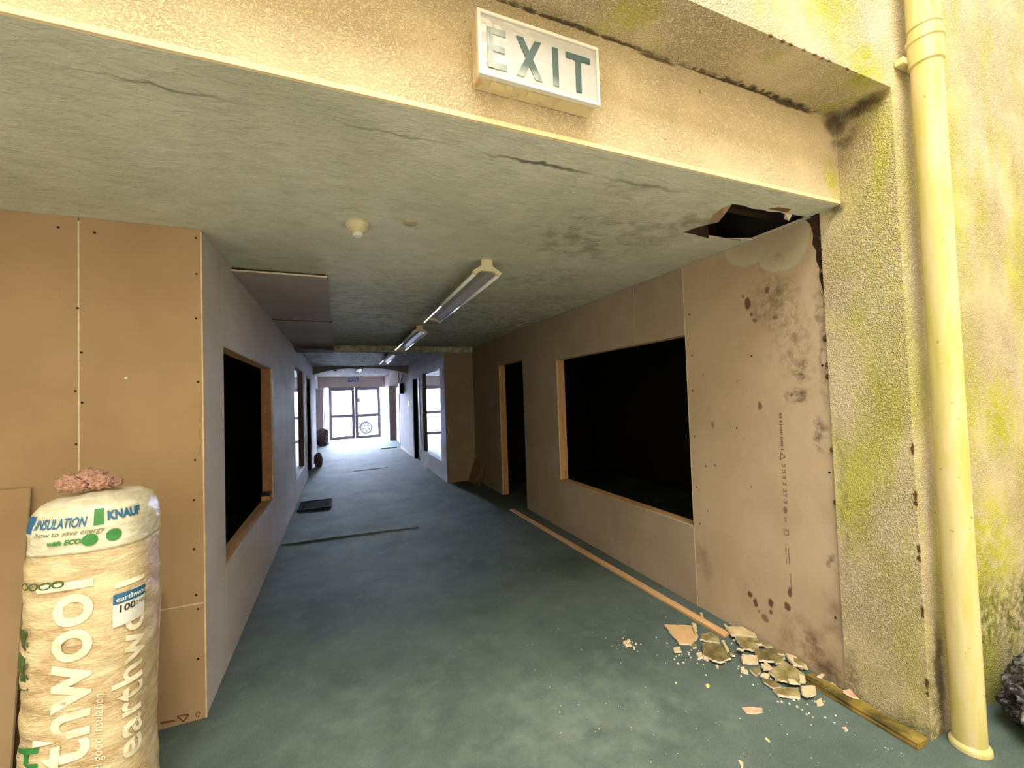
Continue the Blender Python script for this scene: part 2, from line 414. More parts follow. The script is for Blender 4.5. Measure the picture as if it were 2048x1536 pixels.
# ---- unseen yard round the camera, added to enclose and bounce its light
setting(MB().box(-3.6, -3.4, -3.6, 2.6, 0, 7.0).build('wall_bounce_left', M['bounce_wall']), 'unseen cream bounce wall added to the left of the camera', 'wall')
setting(MB().box(5.5, 5.7, -3.6, 1.4, 0, 7.0).build('wall_bounce_right', M['bounce_wall']), 'unseen cream bounce wall added to the right of the camera', 'wall')
setting(MB().box(-3.6, 5.7, -3.8, -3.6, 0, 7.0).build('wall_bounce_back', M['bounce_wall']), 'unseen cream bounce wall added behind the camera', 'wall')
setting(MB().box(-3.8, 5.9, -3.8, 1.4, 7.0, 7.1).build('ceiling_yard_blocker', M['bounce_wall']), 'unseen opaque roof added over the yard to shut out the sky', 'roof')  # roof added so that only the lamp lights the yard

# ---- near ceiling with the torn hole
hole = [(1.84, 1.817), (1.855, 1.745), (1.885, 1.688), (1.845, 1.63), (1.81, 1.584), (1.785, 1.50), (1.795, 1.452), (1.86, 1.446), (1.94, 1.458), (2.0, 1.449), (2.06, 1.456),
        (2.12, 1.44), (2.17, 1.447), (2.2, 1.475), (2.215, 1.44), (2.28, 1.437), (2.345, 1.44), (2.345, 1.60), (2.345, 1.775), (2.28, 1.80), (2.19, 1.83), (2.10, 1.825), (2.02, 1.828), (1.93, 1.822)]
rect = [(-3.4, 1.43), (2.353, 1.43), (2.353, 2.4), (2.353, YP), (-3.4, YP)]
pts = [Vector(p) for p in rect+hole]
nr, nh = len(rect), len(hole)
edges = [(i, (i+1) % nr) for i in range(nr)] + [(nr+i, nr+(i+1) % nh) for i in range(nh)]
vo, eo, fo, _, _, _ = delaunay_2d_cdt(pts, edges, [], 0, 1e-6)
def inpoly(x, y, poly):
    c = False
    for i in range(len(poly)):
        x0, y0 = poly[i]; x1, y1 = poly[i-1]
        if (y0 > y) != (y1 > y) and x < (x1-x0)*(y-y0)/(y1-y0)+x0: c = not c
    return c
tris = []
for f_ in fo:
    cx = sum(vo[i].x for i in f_)/len(f_); cy = sum(vo[i].y for i in f_)/len(f_)
    if not inpoly(cx, cy, hole) and inpoly(cx, cy, rect): tris.append(list(f_))
nv = len(vo); TH = 0.012
vs = [(v.x, v.y, ceil_z(v.y)) for v in vo] + [(v.x, v.y, ceil_z(v.y)+TH) for v in vo]
fs = [t_[::-1] for t_ in tris] + [[i+nv for i in t_] for t_ in tris]
mi = [0]*len(tris) + [1]*len(tris)
hmap = [min(range(nv), key=lambda i: (vo[i]-Vector(p)).length) for p in hole]
for i in range(nh):
    a, b = hmap[i], hmap[(i+1) % nh]; fs.append([a, b, b+nv, a+nv]); mi.append(1)
ceil_o = mesh_obj('ceiling', vs, fs, [M['ceiling'], M['gypsum']], None, False, mi)
setting(ceil_o, 'grey green dabbed ceiling of the near passage with a torn hole', 'ceiling')
# ragged paper skirts hanging at the hole
def flap(poly, drop, mat, name):
    n = len(poly)
    v = [(x, y, ceil_z(y)-d) for (x, y), d in zip(poly, drop)]
    v += [(x, y, z+0.004) for x, y, z in v]
    return mesh_obj(name, v, [list(range(n)), list(range(n, 2*n))[::-1]] + [[i, n+i, n+(i+1) % n, (i+1) % n] for i in range(n)], mat, ceil_o)
flap([(1.84, 1.817), (1.885, 1.688), (1.93, 1.72), (2.02, 1.80), (2.02, 1.828), (1.93, 1.822)], [0, 0, 0.006, 0.022, 0.0, 0.0], M['void'], 'torn_paper')
flap([(1.795, 1.452), (1.785, 1.50), (1.81, 1.584), (1.885, 1.688), (1.87, 1.60), (1.83, 1.53)], [0, 0, 0.0, 0.0, 0.022, 0.018], M['board_tan'], 'torn_paper')
flap([(2.10, 1.825), (2.19, 1.83), (2.28, 1.80), (2.26, 1.785), (2.18, 1.80)], [0, 0, 0, 0.02, 0.012], M['gypsum'], 'torn_paper')
flap([(2.17, 1.447), (2.2, 1.475), (2.215, 1.44), (2.205, 1.452)], [0, 0.012, 0, 0.03], M['gypsum'], 'torn_paper')
flap([(2.02, 1.4315), (2.16, 1.4315), (2.14, 1.395), (2.05, 1.400)], [0.001, 0.001, 0.0015, 0.0015], simple('bare_patch', lin(132, 92, 60), 0.9), 'bare_patch')
# void over the hole: dark boards and joists
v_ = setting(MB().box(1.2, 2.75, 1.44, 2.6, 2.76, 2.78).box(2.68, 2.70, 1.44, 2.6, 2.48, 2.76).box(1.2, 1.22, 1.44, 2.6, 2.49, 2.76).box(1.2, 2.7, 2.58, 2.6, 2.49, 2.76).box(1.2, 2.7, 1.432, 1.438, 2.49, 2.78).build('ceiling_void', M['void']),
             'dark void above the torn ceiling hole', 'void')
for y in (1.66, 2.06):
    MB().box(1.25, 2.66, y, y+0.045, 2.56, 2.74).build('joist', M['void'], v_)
# unseen slab added over everything to block light
setting(MB().box(-3.6, 5.7, 1.431, YF+0.2, 2.90, 3.05).build('ceiling_light_block', M['dark_room']), 'unseen slab added above the passage ceiling to keep light out', 'ceiling')

# ---- hung boarded panel on the left of the ceiling (two boards)
pan = empty('ceiling_panel', (-0.36, 5.3, 2.44))
setting(pan, 'brown boarded panel fixed under the left side of the ceiling', 'panel')
M['board_ceil'] = board('plasterboard_ceiling', lin(166, 156, 154), lin(184, 174, 172), 0.15)
for y0, y1 in ((3.24, 5.02), (5.03, 7.30)):
    m = MB()
    for zz in (0,):
        m.add([(-0.648, y0, 2.443), (-0.068, y0, 2.443), (-0.075, y1, 2.447), (-0.648, y1, 2.447),
               (-0.648, y0, 2.455), (-0.068, y0, 2.455), (-0.075, y1, 2.459), (-0.648, y1, 2.459)],
              [(0,1,2,3),(4,7,6,5),(0,4,5,1),(1,5,6,2),(2,6,7,3),(3,7,4,0)], [0, 0, 1 if y0 < 4 else 2, 2, 2, 2])
    o = m.build('board', [M['board_ceil'], M['gypsum'], M['void']], pan); o.matrix_parent_inverse = pan.matrix_world.inverted()
    o.location = (0.36, -5.3, -2.44)
    o.matrix_parent_inverse = Matrix.Identity(4)
for x in (-0.60, -0.10):
    o = MB().prism([(3.27, 2.4555), (7.28, 2.4595), (7.28, ceil_z(7.28)), (3.27, ceil_z(3.27))], x-0.02, x+0.02, 'x').build('batten', M['void'], pan)
    o.location = (0.36, -5.3, -2.44)

# ---- generic plasterboard sheet: paper faces, gypsum edges
def sheet(parent, poly, a0, a1, axis, mat, name='board'):
    return MB().prism(poly, a0, a1, axis, 0, 1).build(name, [mat, M['gypsum']], parent)
def cyz(y0, y1, z0, z1=None):           # (y,z) quad; top follows the ceiling slope when z1 is None
    return [(y0, z0), (y1, z0), (y1, ceil_z(y1)-0.001 if z1 is None else z1), (y0, ceil_z(y0)-0.001 if z1 is None else z1)]
SCREW = None
def screw(parent, p, axis):
    global SCREW
    if SCREW is None:
        me = bpy.data.meshes.new('screw'); bm = bmesh.new()
        bmesh.ops.create_cone(bm, cap_ends=True, segments=10, radius1=0.0055, radius2=0.0045, depth=0.003)
        bm.to_mesh(me); bm.free(); me.materials.append(M['screw']); SCREW = me
    o = bpy.data.objects.new('screw', SCREW); COL.objects.link(o); o.parent = parent
    o.location = p; o.rotation_euler = {'x': (0, math.pi/2, 0), 'y': (math.pi/2, 0, 0)}[axis]
    return o

# ---- right wall of the passage
wr = empty('wall_right'); setting(wr, 'right passage wall of brown plasterboard with an unglazed window and doorway', 'wall')
XR2 = XR+0.0125
b1 = sheet(wr, cyz(1.388, 2.345, 0.0), XR, XR2, 'x', M['board_mouldy'])
b1['label'] = 'damp mouldy end board with brown spots'
sheet(wr, cyz(2.349, 2.905, 1.962), XR, XR2, 'x', M['board_right'])
sheet(wr, cyz(2.908, 4.339, 1.962), XR, XR2, 'x', M['board_right'])
sheet(wr, cyz(2.349, 4.339, 0.0, 0.567), XR, XR2, 'x', M['board_right'])
sheet(wr, cyz(4.339, 5.315, 0.0), XR, XR2, 'x', M['board_right'])
sheet(wr, cyz(5.315, 6.255, 2.055), XR, XR2, 'x', M['board_right'])
sheet(wr, cyz(6.255, 7.662, 0.0), XR, XR2, 'x', M['board_right'])
MB().box(XR-0.0006, XR+0.006, 2.3445, 2.3495, 0.0, ceil_z(2.34)-0.002).build('joint_filler', M['gypsum'], wr)
MB().box(XR+0.002, XR+0.02, 1.379, 1.388, 0.0, 2.45).build('dark_gap', M['void'], wr)
gap_outline = [(1.389, 2.453), (1.46, 2.453), (1.437, 2.42), (1.425, 2.36), (1.432, 2.31), (1.415, 2.27), (1.418, 2.22), (1.403, 2.17), (1.407, 2.12), (1.392, 2.05), (1.389, 2.0)]
MB().prism(gap_outline, XR-0.0012, XR+0.002, 'x').build('gap_shade', M['void'], wr)  # dark sheet on the board face paints the shade of the torn gap
m = MB(); rr0 = random.Random(21)
for z in (2.38, 2.33, 2.27, 2.22, 2.15, 1.98, 1.80, 1.66, 1.60, 1.22, 1.0, 0.95):
    r0 = rr0.uniform(0.008, 0.02)
    m.lathe([(r0*0.3, z-r0), (r0, z-r0*0.3), (r0*0.85, z+r0*0.5), (r0*0.3, z+r0)], XR-0.004+rr0.uniform(0, 0.012), 1.386+rr0.uniform(-0.004, 0.004), 8)
m.build('rot_lumps', simple('rotted_filler', lin(92, 74, 44), 0.95, 0.3, 30), wr)
for y, z in ((2.29, 1.80), (2.30, 1.55), (2.30, 1.22), (2.30, 0.86), (2.29, 0.60), (2.30, 2.1), (1.41, 1.1), (1.42, 0.35), (1.415, 1.66), (1.95, 1.3), (1.82, 1.75)):
    screw(wr, (XR-0.001, y, z), 'x')
# studs lining the openings (each a piece of timber)
MB().box(XR2, XR2+0.095, 4.339, 4.384, 0.567, 1.962).build('stud', M['timber'], wr, bevel=0.003)
MB().box(XR-0.001, XR, 4.334, 4.339, 0.57, 1.96).build('stud_edge', M['gypsum'], wr)
MB().box(XR2, XR2+0.095, 6.255, 6.300, 0.0, 2.055).build('stud', M['timber'], wr, bevel=0.003)
MB().box(XR2, XR2+0.095, 5.27, 5.315, 0.0, 2.055).build('stud', M['timber'], wr, bevel=0.003)
MB().box(XR2, XR2+0.095, 2.32, 2.365, 0.0, 2.45).build('stud', M['timber'], wr, bevel=0.003)
MB().box(XR2, XR2+0.095, 2.365, 4.339, 0.522, 0.567).build('sill', M['batten'], wr, bevel=0.003)
MB().box(XR2, XR2+0.095, 2.365, 4.339, 1.962, 2.007).build('lintel', M['batten'], wr, bevel=0.003)
MB().box(XR2, XR2+0.095, 5.315, 6.255, 2.055, 2.10).build('lintel', M['batten'], wr, bevel=0.003)
# solid wall behind the boards above/below (keeps the dark room dark)
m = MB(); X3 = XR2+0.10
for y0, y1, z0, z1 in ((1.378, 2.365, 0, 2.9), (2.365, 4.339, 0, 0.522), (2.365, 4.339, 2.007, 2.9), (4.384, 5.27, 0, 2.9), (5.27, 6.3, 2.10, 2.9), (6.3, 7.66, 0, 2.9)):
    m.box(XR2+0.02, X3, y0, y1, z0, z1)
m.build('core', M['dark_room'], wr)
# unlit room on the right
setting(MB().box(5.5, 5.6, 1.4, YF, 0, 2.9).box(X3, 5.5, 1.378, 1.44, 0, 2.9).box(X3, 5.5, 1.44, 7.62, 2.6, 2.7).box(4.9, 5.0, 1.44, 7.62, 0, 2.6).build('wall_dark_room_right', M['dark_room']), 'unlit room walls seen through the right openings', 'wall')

# ---- pier face at the far end of the right wall and the passage wall beyond it
wp = empty('wall_pier'); setting(wp, 'narrow brown plasterboard return where the passage narrows on the right', 'wall')
sheet(wp, [(XP, 0), (XR, 0), (XR, 2.41), (XP, 2.41)], YP, YP+0.0125, 'y', M['board_right'])
MB().box(XP+0.0125, 5.5, YP+0.0125, YP+0.11, 0, 2.9).build('core', M['dark_room'], wp)

wf = empty('wall_right_far'); setting(wf, 'far right passage wall of dusty plasterboard tinted with pale far light with a window opening', 'wall')
XP2 = XP+0.0125
def q(y0, y1, z0, z1): return [(y0, z0), (y1, z0), (y1, z1), (y0, z1)]
for y0, y1, z0, z1 in ((YP+0.001, 8.08, 0, 2.33), (8.08, 9.97, 2.15, 2.33), (8.08, 9.97, 0, 0.345), (9.97, 10.36, 0, 2.33), (10.36, 11.28, 2.085, 2.33), (11.28, 11.47, 0, 2.33), (YP+0.001, 11.47, 2.334, ZF), (11.48, 14.0, 0, ZF)):
    sheet(wf, q(y0, y1, z0, z1), XP, XP2, 'x', M['board_grey'])
m = MB()
for y0, y1, z0, z1 in ((YP+0.11, 8.08, 0, 2.9), (8.08, 9.97, 2.15, 2.9), (8.08, 9.97, 0, 0.345), (9.97, 10.36, 0, 2.9), (10.36, 11.28, 2.085, 2.9), (11.28, 14.0, 0, 2.9)):
    m.box(XP2, XP2+0.09, y0, y1, z0, z1)
m.build('core', M['dusty_stud'], wf)
d1 = MB().box(XP+0.07, XP+0.10, 10.36, 11.28, 0, 2.085).build('door_1', M['dark_door']); setting(d1, 'dark door set back in the far right passage wall', 'door')
MB().tube([(XP+0.07, 10.46, 1.0), (XP+0.03, 10.46, 1.0), (XP+0.03, 10.56, 1.0)], 0.008, 8).build('handle', M['alu'], d1, smooth=True)
for y in (10.36-0.035, 11.28):
    MB().box(XP-0.012, XP+0.10, y, y+0.035, 0, 2.12).build('door_casing', M['far_wall'], d1)

# ---- left front wall (faces the camera)
wl = empty('wall_left_front'); setting(wl, 'tan plasterboard wall facing the camera behind the insulation pack', 'wall')
YL2 = YL+0.0125
xj = -1.129
sheet(wl, [(-3.4, 0), (xj-0.003, 0), (xj-0.003, ceil_z(YL)-0.001), (-3.4, ceil_z(YL)-0.001)], YL, YL2, 'y', M['board_tan'])
sheet(wl, [(xj+0.003, 0.572), (XL, 0.569), (XL, ceil_z(YL)-0.001), (xj+0.003, ceil_z(YL)-0.001)], YL, YL2, 'y', M['board_tan'])
sheet(wl, [(xj+0.003, 0), (XL, 0), (XL, 0.564), (xj+0.003, 0.567)], YL, YL2, 'y', M['board_tan'])
MB().box(xj-0.0035, xj+0.0035, YL+0.0008, YL+0.008, 0, 2.45).build('joint_filler', M['gypsum'], wl)
MB().box(xj, XL, YL+0.0008, YL+0.008, 0.562, 0.575).build('joint_filler', M['gypsum'], wl)
MB().box(XL-0.001, XL+0.0045, YL-0.001, YL+0.013, 0, 2.455).build('corner_bead', simple('corner_gypsum', lin(232, 202, 160), 0.8), wl)
for x, z in ((-1.133, 2.034), (-1.119, 1.824), (-1.141, 1.644), (-1.117, 1.589), (-1.139, 1.395), (-1.117, 1.27), (-0.669, 2.233), (-0.673, 2.003), (-0.668, 1.678), (-0.684, 1.283),
             (-0.69, 1.083), (-0.692, 0.839), (-0.685, 0.611), (-0.678, 0.54), (-0.68, 0.295), (-1.20, 2.41), (-1.07, 2.40), (-0.67, 2.42)):
    screw(wl, (x, YL-0.001, z), 'y')
MB().lathe([(0.006, -0.001), (0.006, 0.001)], 0, 0, 10).build('dab', M['white_pl'], wl).matrix_local = Matrix.Translation((-0.955, YL-0.001, 1.702)) @ Matrix.Rotation(math.pi/2, 4, 'X')
# brown brand marks stencilled low on the board: a bar, a triangle outline, a broken ring
mk = simple('stencil_brown', lin(120, 78, 48), 0.9, 0.1)
m = MB(); yy0, yy1 = YL-0.0008, YL
m.prism([(-0.832, 0.026), (-0.775, 0.020), (-0.775, 0.030), (-0.832, 0.037)], yy0, yy1, 'y')
tri = [(-0.766, 0.043), (-0.720, 0.037), (-0.741, 0.009)]
for i in range(3):
    a, b = Vector(tri[i]), Vector(tri[(i+1) % 3]); d = (b-a).normalized(); p_ = Vector((-d.y, d.x))*0.003
    m.prism([tuple(a-p_), tuple(b-p_), tuple(b+p_), tuple(a+p_)], yy0, yy1, 'y')
for k in range(5):
    a0 = k*1.15; c_ = (-0.682, 0.026)
    m.prism([(c_[0]+0.012*math.cos(a0), c_[1]+0.014*math.sin(a0)), (c_[0]+0.012*math.cos(a0+.8), c_[1]+0.014*math.sin(a0+.8)),
             (c_[0]+0.006*math.cos(a0+.8), c_[1]+0.008*math.sin(a0+.8)), (c_[0]+0.006*math.cos(a0), c_[1]+0.008*math.sin(a0))], yy0, yy1, 'y')
m.build('stencil_mark', mk, wl)
MB().box(-3.4, XL-0.0125, YL2, YL2+0.08, 0, 2.9).build('core', M['dark_room'], wl)

# ---- left passage wall
ll = empty('wall_left'); setting(ll, 'left passage wall of dusty plasterboard tinted grey for the cool light with an unglazed window', 'wall')
XL2 = XL-0.0125
for y0, y1, z0, z1 in ((YL2, 3.012, 0, None), (3.017, 3.86, 1.915, None), (3.864, 4.97, 1.925, None), (3.017, 4.97, 0, 0.59), (4.97, 5.04, 0, None), (5.044, 6.18, 0, None), (6.184, 7.29, 0, None)):
    sheet(ll, cyz(y0, y1, z0, z1), XL2, XL, 'x', M['board_grey'])
for y0, y1, z0, z1 in ((7.294, 9.15, 2.165, ZF), (7.294, 9.0, 0, 0.36), (9.0, 9.72, 0, ZF), (9.72, 10.87, 2.10, ZF), (10.87, 13.4, 0, ZF)):
    sheet(ll, q(y0, y1, z0, z1), XL2, XL, 'x', M['board_grey'])
MB().box(XL-0.006, XL+0.0006, 3.0125, 3.0165, 0, 0.575).build('joint_filler', M['gypsum'], ll)
MB().box(XL-0.006, XL+0.0006, 3.0125, 3.0165, 1.93, 2.455).build('joint_filler', M['gypsum'], ll)
MB().box(XL2-0.09, XL2, 4.97, 5.015, 0.59, 1.93).build('stud', simple('pinkish_timber', lin(190, 140, 108), 0.7), ll, bevel=0.003)
MB().box(XL2-0.09, XL2, 2.97, 3.015, 0.0, 2.45).build('stud', M['timber'], ll, bevel=0.003)
MB().box(XL2-0.09, XL2, 3.015, 4.97, 0.545, 0.59).build('sill', M['batten'], ll, bevel=0.003)
MB().box(XL2-0.09, XL2, 3.015, 4.97, 1.92, 1.965).build('lintel', M['batten'], ll, bevel=0.003)
m = MB()
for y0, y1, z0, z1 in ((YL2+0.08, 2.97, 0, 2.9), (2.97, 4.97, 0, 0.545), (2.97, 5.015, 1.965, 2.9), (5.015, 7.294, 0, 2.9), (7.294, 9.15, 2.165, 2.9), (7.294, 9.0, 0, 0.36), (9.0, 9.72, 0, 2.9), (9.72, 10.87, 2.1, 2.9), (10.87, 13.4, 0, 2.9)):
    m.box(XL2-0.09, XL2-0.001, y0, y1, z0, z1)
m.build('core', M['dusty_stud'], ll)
d2 = MB().box(XL-0.10, XL-0.07, 9.72, 10.87, 0, 2.10).build('door_2', M['dark_door']); setting(d2, 'dark door set back in the far left passage wall', 'door')
MB().tube([(XL-0.07, 9.82, 1.0), (XL-0.03, 9.82, 1.0), (XL-0.03, 9.92, 1.0)], 0.008, 8).build('handle', M['alu'], d2, smooth=True)
for y in (9.72-0.035, 10.87):
    MB().box(XL-0.10, XL+0.012, y, y+0.035, 0, 2.14).build('door_casing', M['far_wall'], d2)
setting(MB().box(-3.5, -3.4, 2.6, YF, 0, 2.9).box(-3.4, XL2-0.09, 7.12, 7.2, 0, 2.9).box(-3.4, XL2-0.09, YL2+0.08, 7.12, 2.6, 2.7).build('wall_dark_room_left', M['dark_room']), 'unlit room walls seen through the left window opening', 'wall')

# ---- beam, far ceiling, arch
bm_o = empty('wall_beam'); setting(bm_o, 'shallow beam crossing the ceiling where the passage narrows', 'beam')
MB().box(-0.08, XR, YP-0.02, YP+0.16, 2.41, 2.56).build('beam_face', M['ceiling'], bm_o)
MB().box(XL, -0.08, YP-0.33, YP+0.16, 2.405, 2.56).build('boarded_end', simple('beam_board', lin(104, 82, 70), 0.9), bm_o)
setting(MB().box(-3.4, 5.5, YP+0.16, YARCH, ZF, ZF+0.05).build('ceiling_far', M['far_ceiling']), 'swirled plaster ceiling of the far passage before the arch', 'ceiling')
setting(MB().box(-3.4, 5.5, YARCH, YF, 2.585, 2.62).build('ceiling_lobby', M['far_ceiling']), 'swirled plaster ceiling of the lobby beyond the arch', 'ceiling')
arc = [(XL, ZF+0.2), (XL, 2.30)]
for i in range(21):
    u = i/20; x = XL+0.03+(XP-XL-0.06)*u
    arc.append((x, 2.31+0.165*(1-abs(2*u-1)**2.4)))
arc += [(XP, 2.30), (XP, ZF+0.2)]
setting(MB().prism(arc, YARCH, YARCH+0.14, 'y').build('wall_arch', simple('arch_plaster', lin(176, 172, 168), 0.85, 0.06, 8, 0.3)), 'shallow arched plaster beam spanning the far passage', 'arch')

# ---- lobby beyond the arch
setting(MB().box(-1.05, -0.95, 13.4, YF, 0, 2.9).box(-1.05, XL2, 13.4, 13.45, 0, 2.9).box(-0.95, XL+0.03, YF-0.35, YF, 0, 2.585).box(-0.95, -0.80, 13.46, YF-0.36, 2.1, 2.585).build('wall_lobby_left', M['pink_wall']), 'pinkish lobby wall left of the glass doors', 'wall')
setting(MB().box(2.05, 2.15, 14.0, YF, 0, 2.9).box(XP2, 2.15, 13.95, 14.0, 0, 2.9).box(XP-0.03, 2.05, 17.0, YF, 0, 2.585).build('wall_lobby_right', M['pink_wall']), 'pinkish lobby wall right of the glass doors', 'wall')
setting(MB().box(XP-0.02, 2.05, 14.05, 16.9, 2.12, 2.585).build('wall_bulkhead', M['far_wall']), 'white bulkhead box high on the right of the lobby', 'bulkhead')
d3 = MB().box(2.0, 2.05, 14.5, 15.4, 0, 2.04).build('door_3', simple('lobby_door', lin(168, 132, 120), 0.6)); setting(d3, 'pinkish brown door in the lobby right of the glass doors', 'door')
for y in (14.44, 15.4): MB().box(1.98, 2.05, y, y+0.06, 0, 2.08).build('door_casing', M['far_wall'], d3)
MB().tube([(2.0, 14.6, 1.0), (1.96, 14.6, 1.0), (1.96, 14.7, 1.0)], 0.01, 8).build('handle', M['alu'], d3, smooth=True)
d4 = MB().box(2.0, 2.05, 15.75, 16.65, 0, 2.04).build('door_4', simple('lobby_door_b', lin(176, 142, 128), 0.6)); setting(d4, 'second pinkish door in the lobby nearest the glass doors', 'door')
for y in (15.69, 16.65): MB().box(1.98, 2.05, y, y+0.06, 0, 2.08).build('door_casing', M['far_wall'], d4)
MB().tube([(2.0, 15.85, 1.0), (1.96, 15.85, 1.0), (1.96, 15.95, 1.0)], 0.01, 8).build('handle', M['alu'], d4, smooth=True)
setting(MB().box(XP-0.014, XP, 11.5, 13.98, 0, 0.1).build('baseboard_right', M['far_wall']), 'white skirting board along the far right passage wall', 'baseboard')

# ---- street facade with the double doors and shop windows
m = MB()
m.box(-3.5, 5.6, YF, YF+0.15, 2.17, 2.95).box(-0.98, -0.61, YF, YF+0.15, 0, 2.17).box(1.78, 2.16, YF, YF+0.15, 0, 2.17)
setting(m.build('wall_far', M['far_wall']), 'pale end wall above and beside the far glass doors', 'wall')
def framed(root, x0, x1, bars_x, bars_z, y=YF+0.03, w=0.05, z0=0.0, z1=2.17, name='mullion'):
    for x, hw in bars_x: MB().box(x-hw, x+hw, y, y+0.05, z0, z1).build(name, M['alu'], root)
    for z, hw in bars_z: MB().box(x0, x1, y+0.002, y+0.048, z-hw, z+hw).build('rail', M['alu'], root)
dd = empty('door_5', (0, 0, 0)); setting(dd, 'aluminium framed double glass doors at the far end', 'door')
framed(dd, -0.61, 1.78, [(-0.595, 0.015), (1.765, 0.015)], [(2.155, 0.015)])
for nm_, x0, x1 in (('door_leaf', -0.43, 0.563), ('door_leaf', 0.567, 1.585)):
    leaf = MB().box(x0, x0+0.125, YF+0.02, YF+0.065, 0.02, 2.14).box(x1-0.125, x1, YF+0.02, YF+0.065, 0.02, 2.14).box(x0+0.125, x1-0.125, YF+0.02, YF+0.065, 2.02, 2.14)\
        .box(x0+0.125, x1-0.125, YF+0.02, YF+0.065, 0.02, 0.15).box(x0+0.125, x1-0.125, YF+0.02, YF+0.065, 0.91, 1.04).build(nm_, M['alu'], dd)
    for z0, z1 in ((0.15, 0.91), (1.04, 2.02)):
        MB().box(x0+0.125, x1-0.125, YF+0.038, YF+0.044, z0, z1).build('pane', M['glass'], leaf)
MB().box(0.46, 0.545, YF-0.02, YF+0.02, 1.33, 1.47).build('lock_box', M['alu'], dd)
MB().box(0.66, 0.78, YF+0.03, YF+0.036, 1.52, 1.70).build('notice', M['cream_pl'], dd)
for x0, x1 in ((-0.588, -0.435), (1.59, 1.756)):
    MB().box(x0, x1, YF+0.045, YF+0.05, 0.04, 2.14).build('pane', M['glass'], dd)
for k, (x0, x1) in enumerate(((-3.3, -0.98), (2.16, 5.4))):
    w_ = empty('window_%d' % (k+1)); setting(w_, ('left', 'right')[k]+' hand shop window in the far facade seen through a side opening', 'window')
    n = 3
    xs = [x0+(x1-x0)*i/n for i in range(n+1)]
    framed(w_, x0, x1, [(x, 0.03) for x in xs], [(0.06, 0.06), (0.98, 0.07), (2.09, 0.08)])
    for i in range(n):
        for z0, z1 in ((0.12, 0.91), (1.05, 2.01)):
            MB().box(xs[i]+0.03, xs[i+1]-0.03, YF+0.05, YF+0.055, z0, z1).build('pane', M['glass'], w_)

# ================================================================== THINGS
def thing(name, label, cat, loc=(0, 0, 0), group=None):
    return tag(empty(name, loc), label, cat, group)
def adopt(o, parent):
    """o was built in world coordinates; hang it on a parent that is only moved, not turned"""
    o.parent = parent; o.location = -Vector(parent.location) if parent.parent is None else Vector((0, 0, 0)); return o

# ---- lettering
def text_mesh(s, size=1.0, bold=0.0, spacing=1.0, shear=0.0):
    cu = bpy.data.curves.new('lettering', 'FONT'); cu.body = s; cu.size = size; cu.offset = bold; cu.space_character = spacing
    cu.shear = shear; cu.resolution_u = 4; cu.align_x = 'LEFT'
    o = bpy.data.objects.new('lettering', cu); COL.objects.link(o)
    me = bpy.data.meshes.new_from_object(o)
    bpy.data.objects.remove(o); bpy.data.curves.remove(cu)
    return me
def letters_on(me, fn, name, mat, parent, maxlen=0.02):
    """flat lettering bent onto a surface: fn(x, y) -> point"""
    bm = bmesh.new(); bm.from_mesh(me)
    bmesh.ops.triangulate(bm, faces=bm.faces[:])
    for _ in range(4):
        long = [e for e in bm.edges if e.calc_length() > maxlen]
        if not long: break
        bmesh.ops.subdivide_edges(bm, edges=long, cuts=1)
        bmesh.ops.triangulate(bm, faces=[f for f in bm.faces if len(f.verts) > 3])
    for v in bm.verts: v.co = fn(v.co.x, v.co.y)
    out = bpy.data.meshes.new(name); bm.to_mesh(out); bm.free(); out.materials.append(mat)
    o = bpy.data.objects.new(name, out); COL.objects.link(o); o.parent = parent
    return o

t = NT('sign_case')
rust = t.rng(t.noise(18, 4, 0.7), 0.52, 0.68, 0, 0.6)
M['sign_case'] = t.done(t.mix(rust, lin(218, 200, 156), lin(176, 118, 66)), 0.7, None, 0.3)
# ---- big exit sign on the fascia
SX0, SX1, SZ0, SZ1, SY = 0.418, 0.864, 2.556, 2.766, 1.203
sg = thing('exit_sign', 'white EXIT light box with flaking green letters on the fascia', 'sign', (0.64, YB, SZ0))
adopt(MB().box(SX0+0.004, SX1-0.004, SY+0.012, YB-0.001, SZ0+0.004, SZ1-0.004).build('case', M['sign_case'], bevel=0.004), sg)
fw = 0.011
frm = simple('sign_frame', lin(224, 220, 208), 0.5, 0.03, 10)
for x0, x1, z0, z1 in ((SX0, SX1, SZ1-fw, SZ1), (SX0, SX1, SZ0, SZ0+fw), (SX0, SX0+fw, SZ0+fw, SZ1-fw), (SX1-fw*0.8, SX1, SZ0+fw, SZ1-fw)):
    adopt(MB().box(x0, x1, SY-0.004, SY+0.014, z0, z1).build('frame_bar', frm, bevel=0.0015), sg)
t = NT('sign_face')
n1 = t.noise(14, 4, 0.6, 1.2, (1.0, 1, 2.2)); side = t.rng(t.axis(0), 0.42, 0.66, 1.0, 0.0)
col = t.mix(t.mul(t.rng(n1, 0.5, 0.6), t.rng(side, 0, 1, 0.15, 0.85)), lin(178, 176, 172), lin(222, 220, 210))
M['sign_face'] = t.done(col, 0.35, None, 0.5)
t = NT('sign_green')
n1 = t.noise(14, 4, 0.6, 1.2, (1.0, 1, 2.0))
fade = t.math('MAXIMUM', t.rng(t.axis(0), 0.48, 0.56, 0.62, 0.0), t.blobs([((0.60, SY, 2.585), (0.17, 0.1, 0.045), 0.6)], 0.02, 20, 0.8))
fade = t.mul(fade, t.rng(n1, 0.3, 0.55, 0.55, 1.0))
col = t.mix(fade, lin(54, 82, 78), lin(196, 200, 192))
M['sign_green'] = t.done(col, 0.4, None, 0.4)
adopt(MB().box(SX0+fw, SX1-fw*0.8, SY+0.002, SY+0.012, SZ0+fw, SZ1-fw).build('face', M['sign_face']), sg)
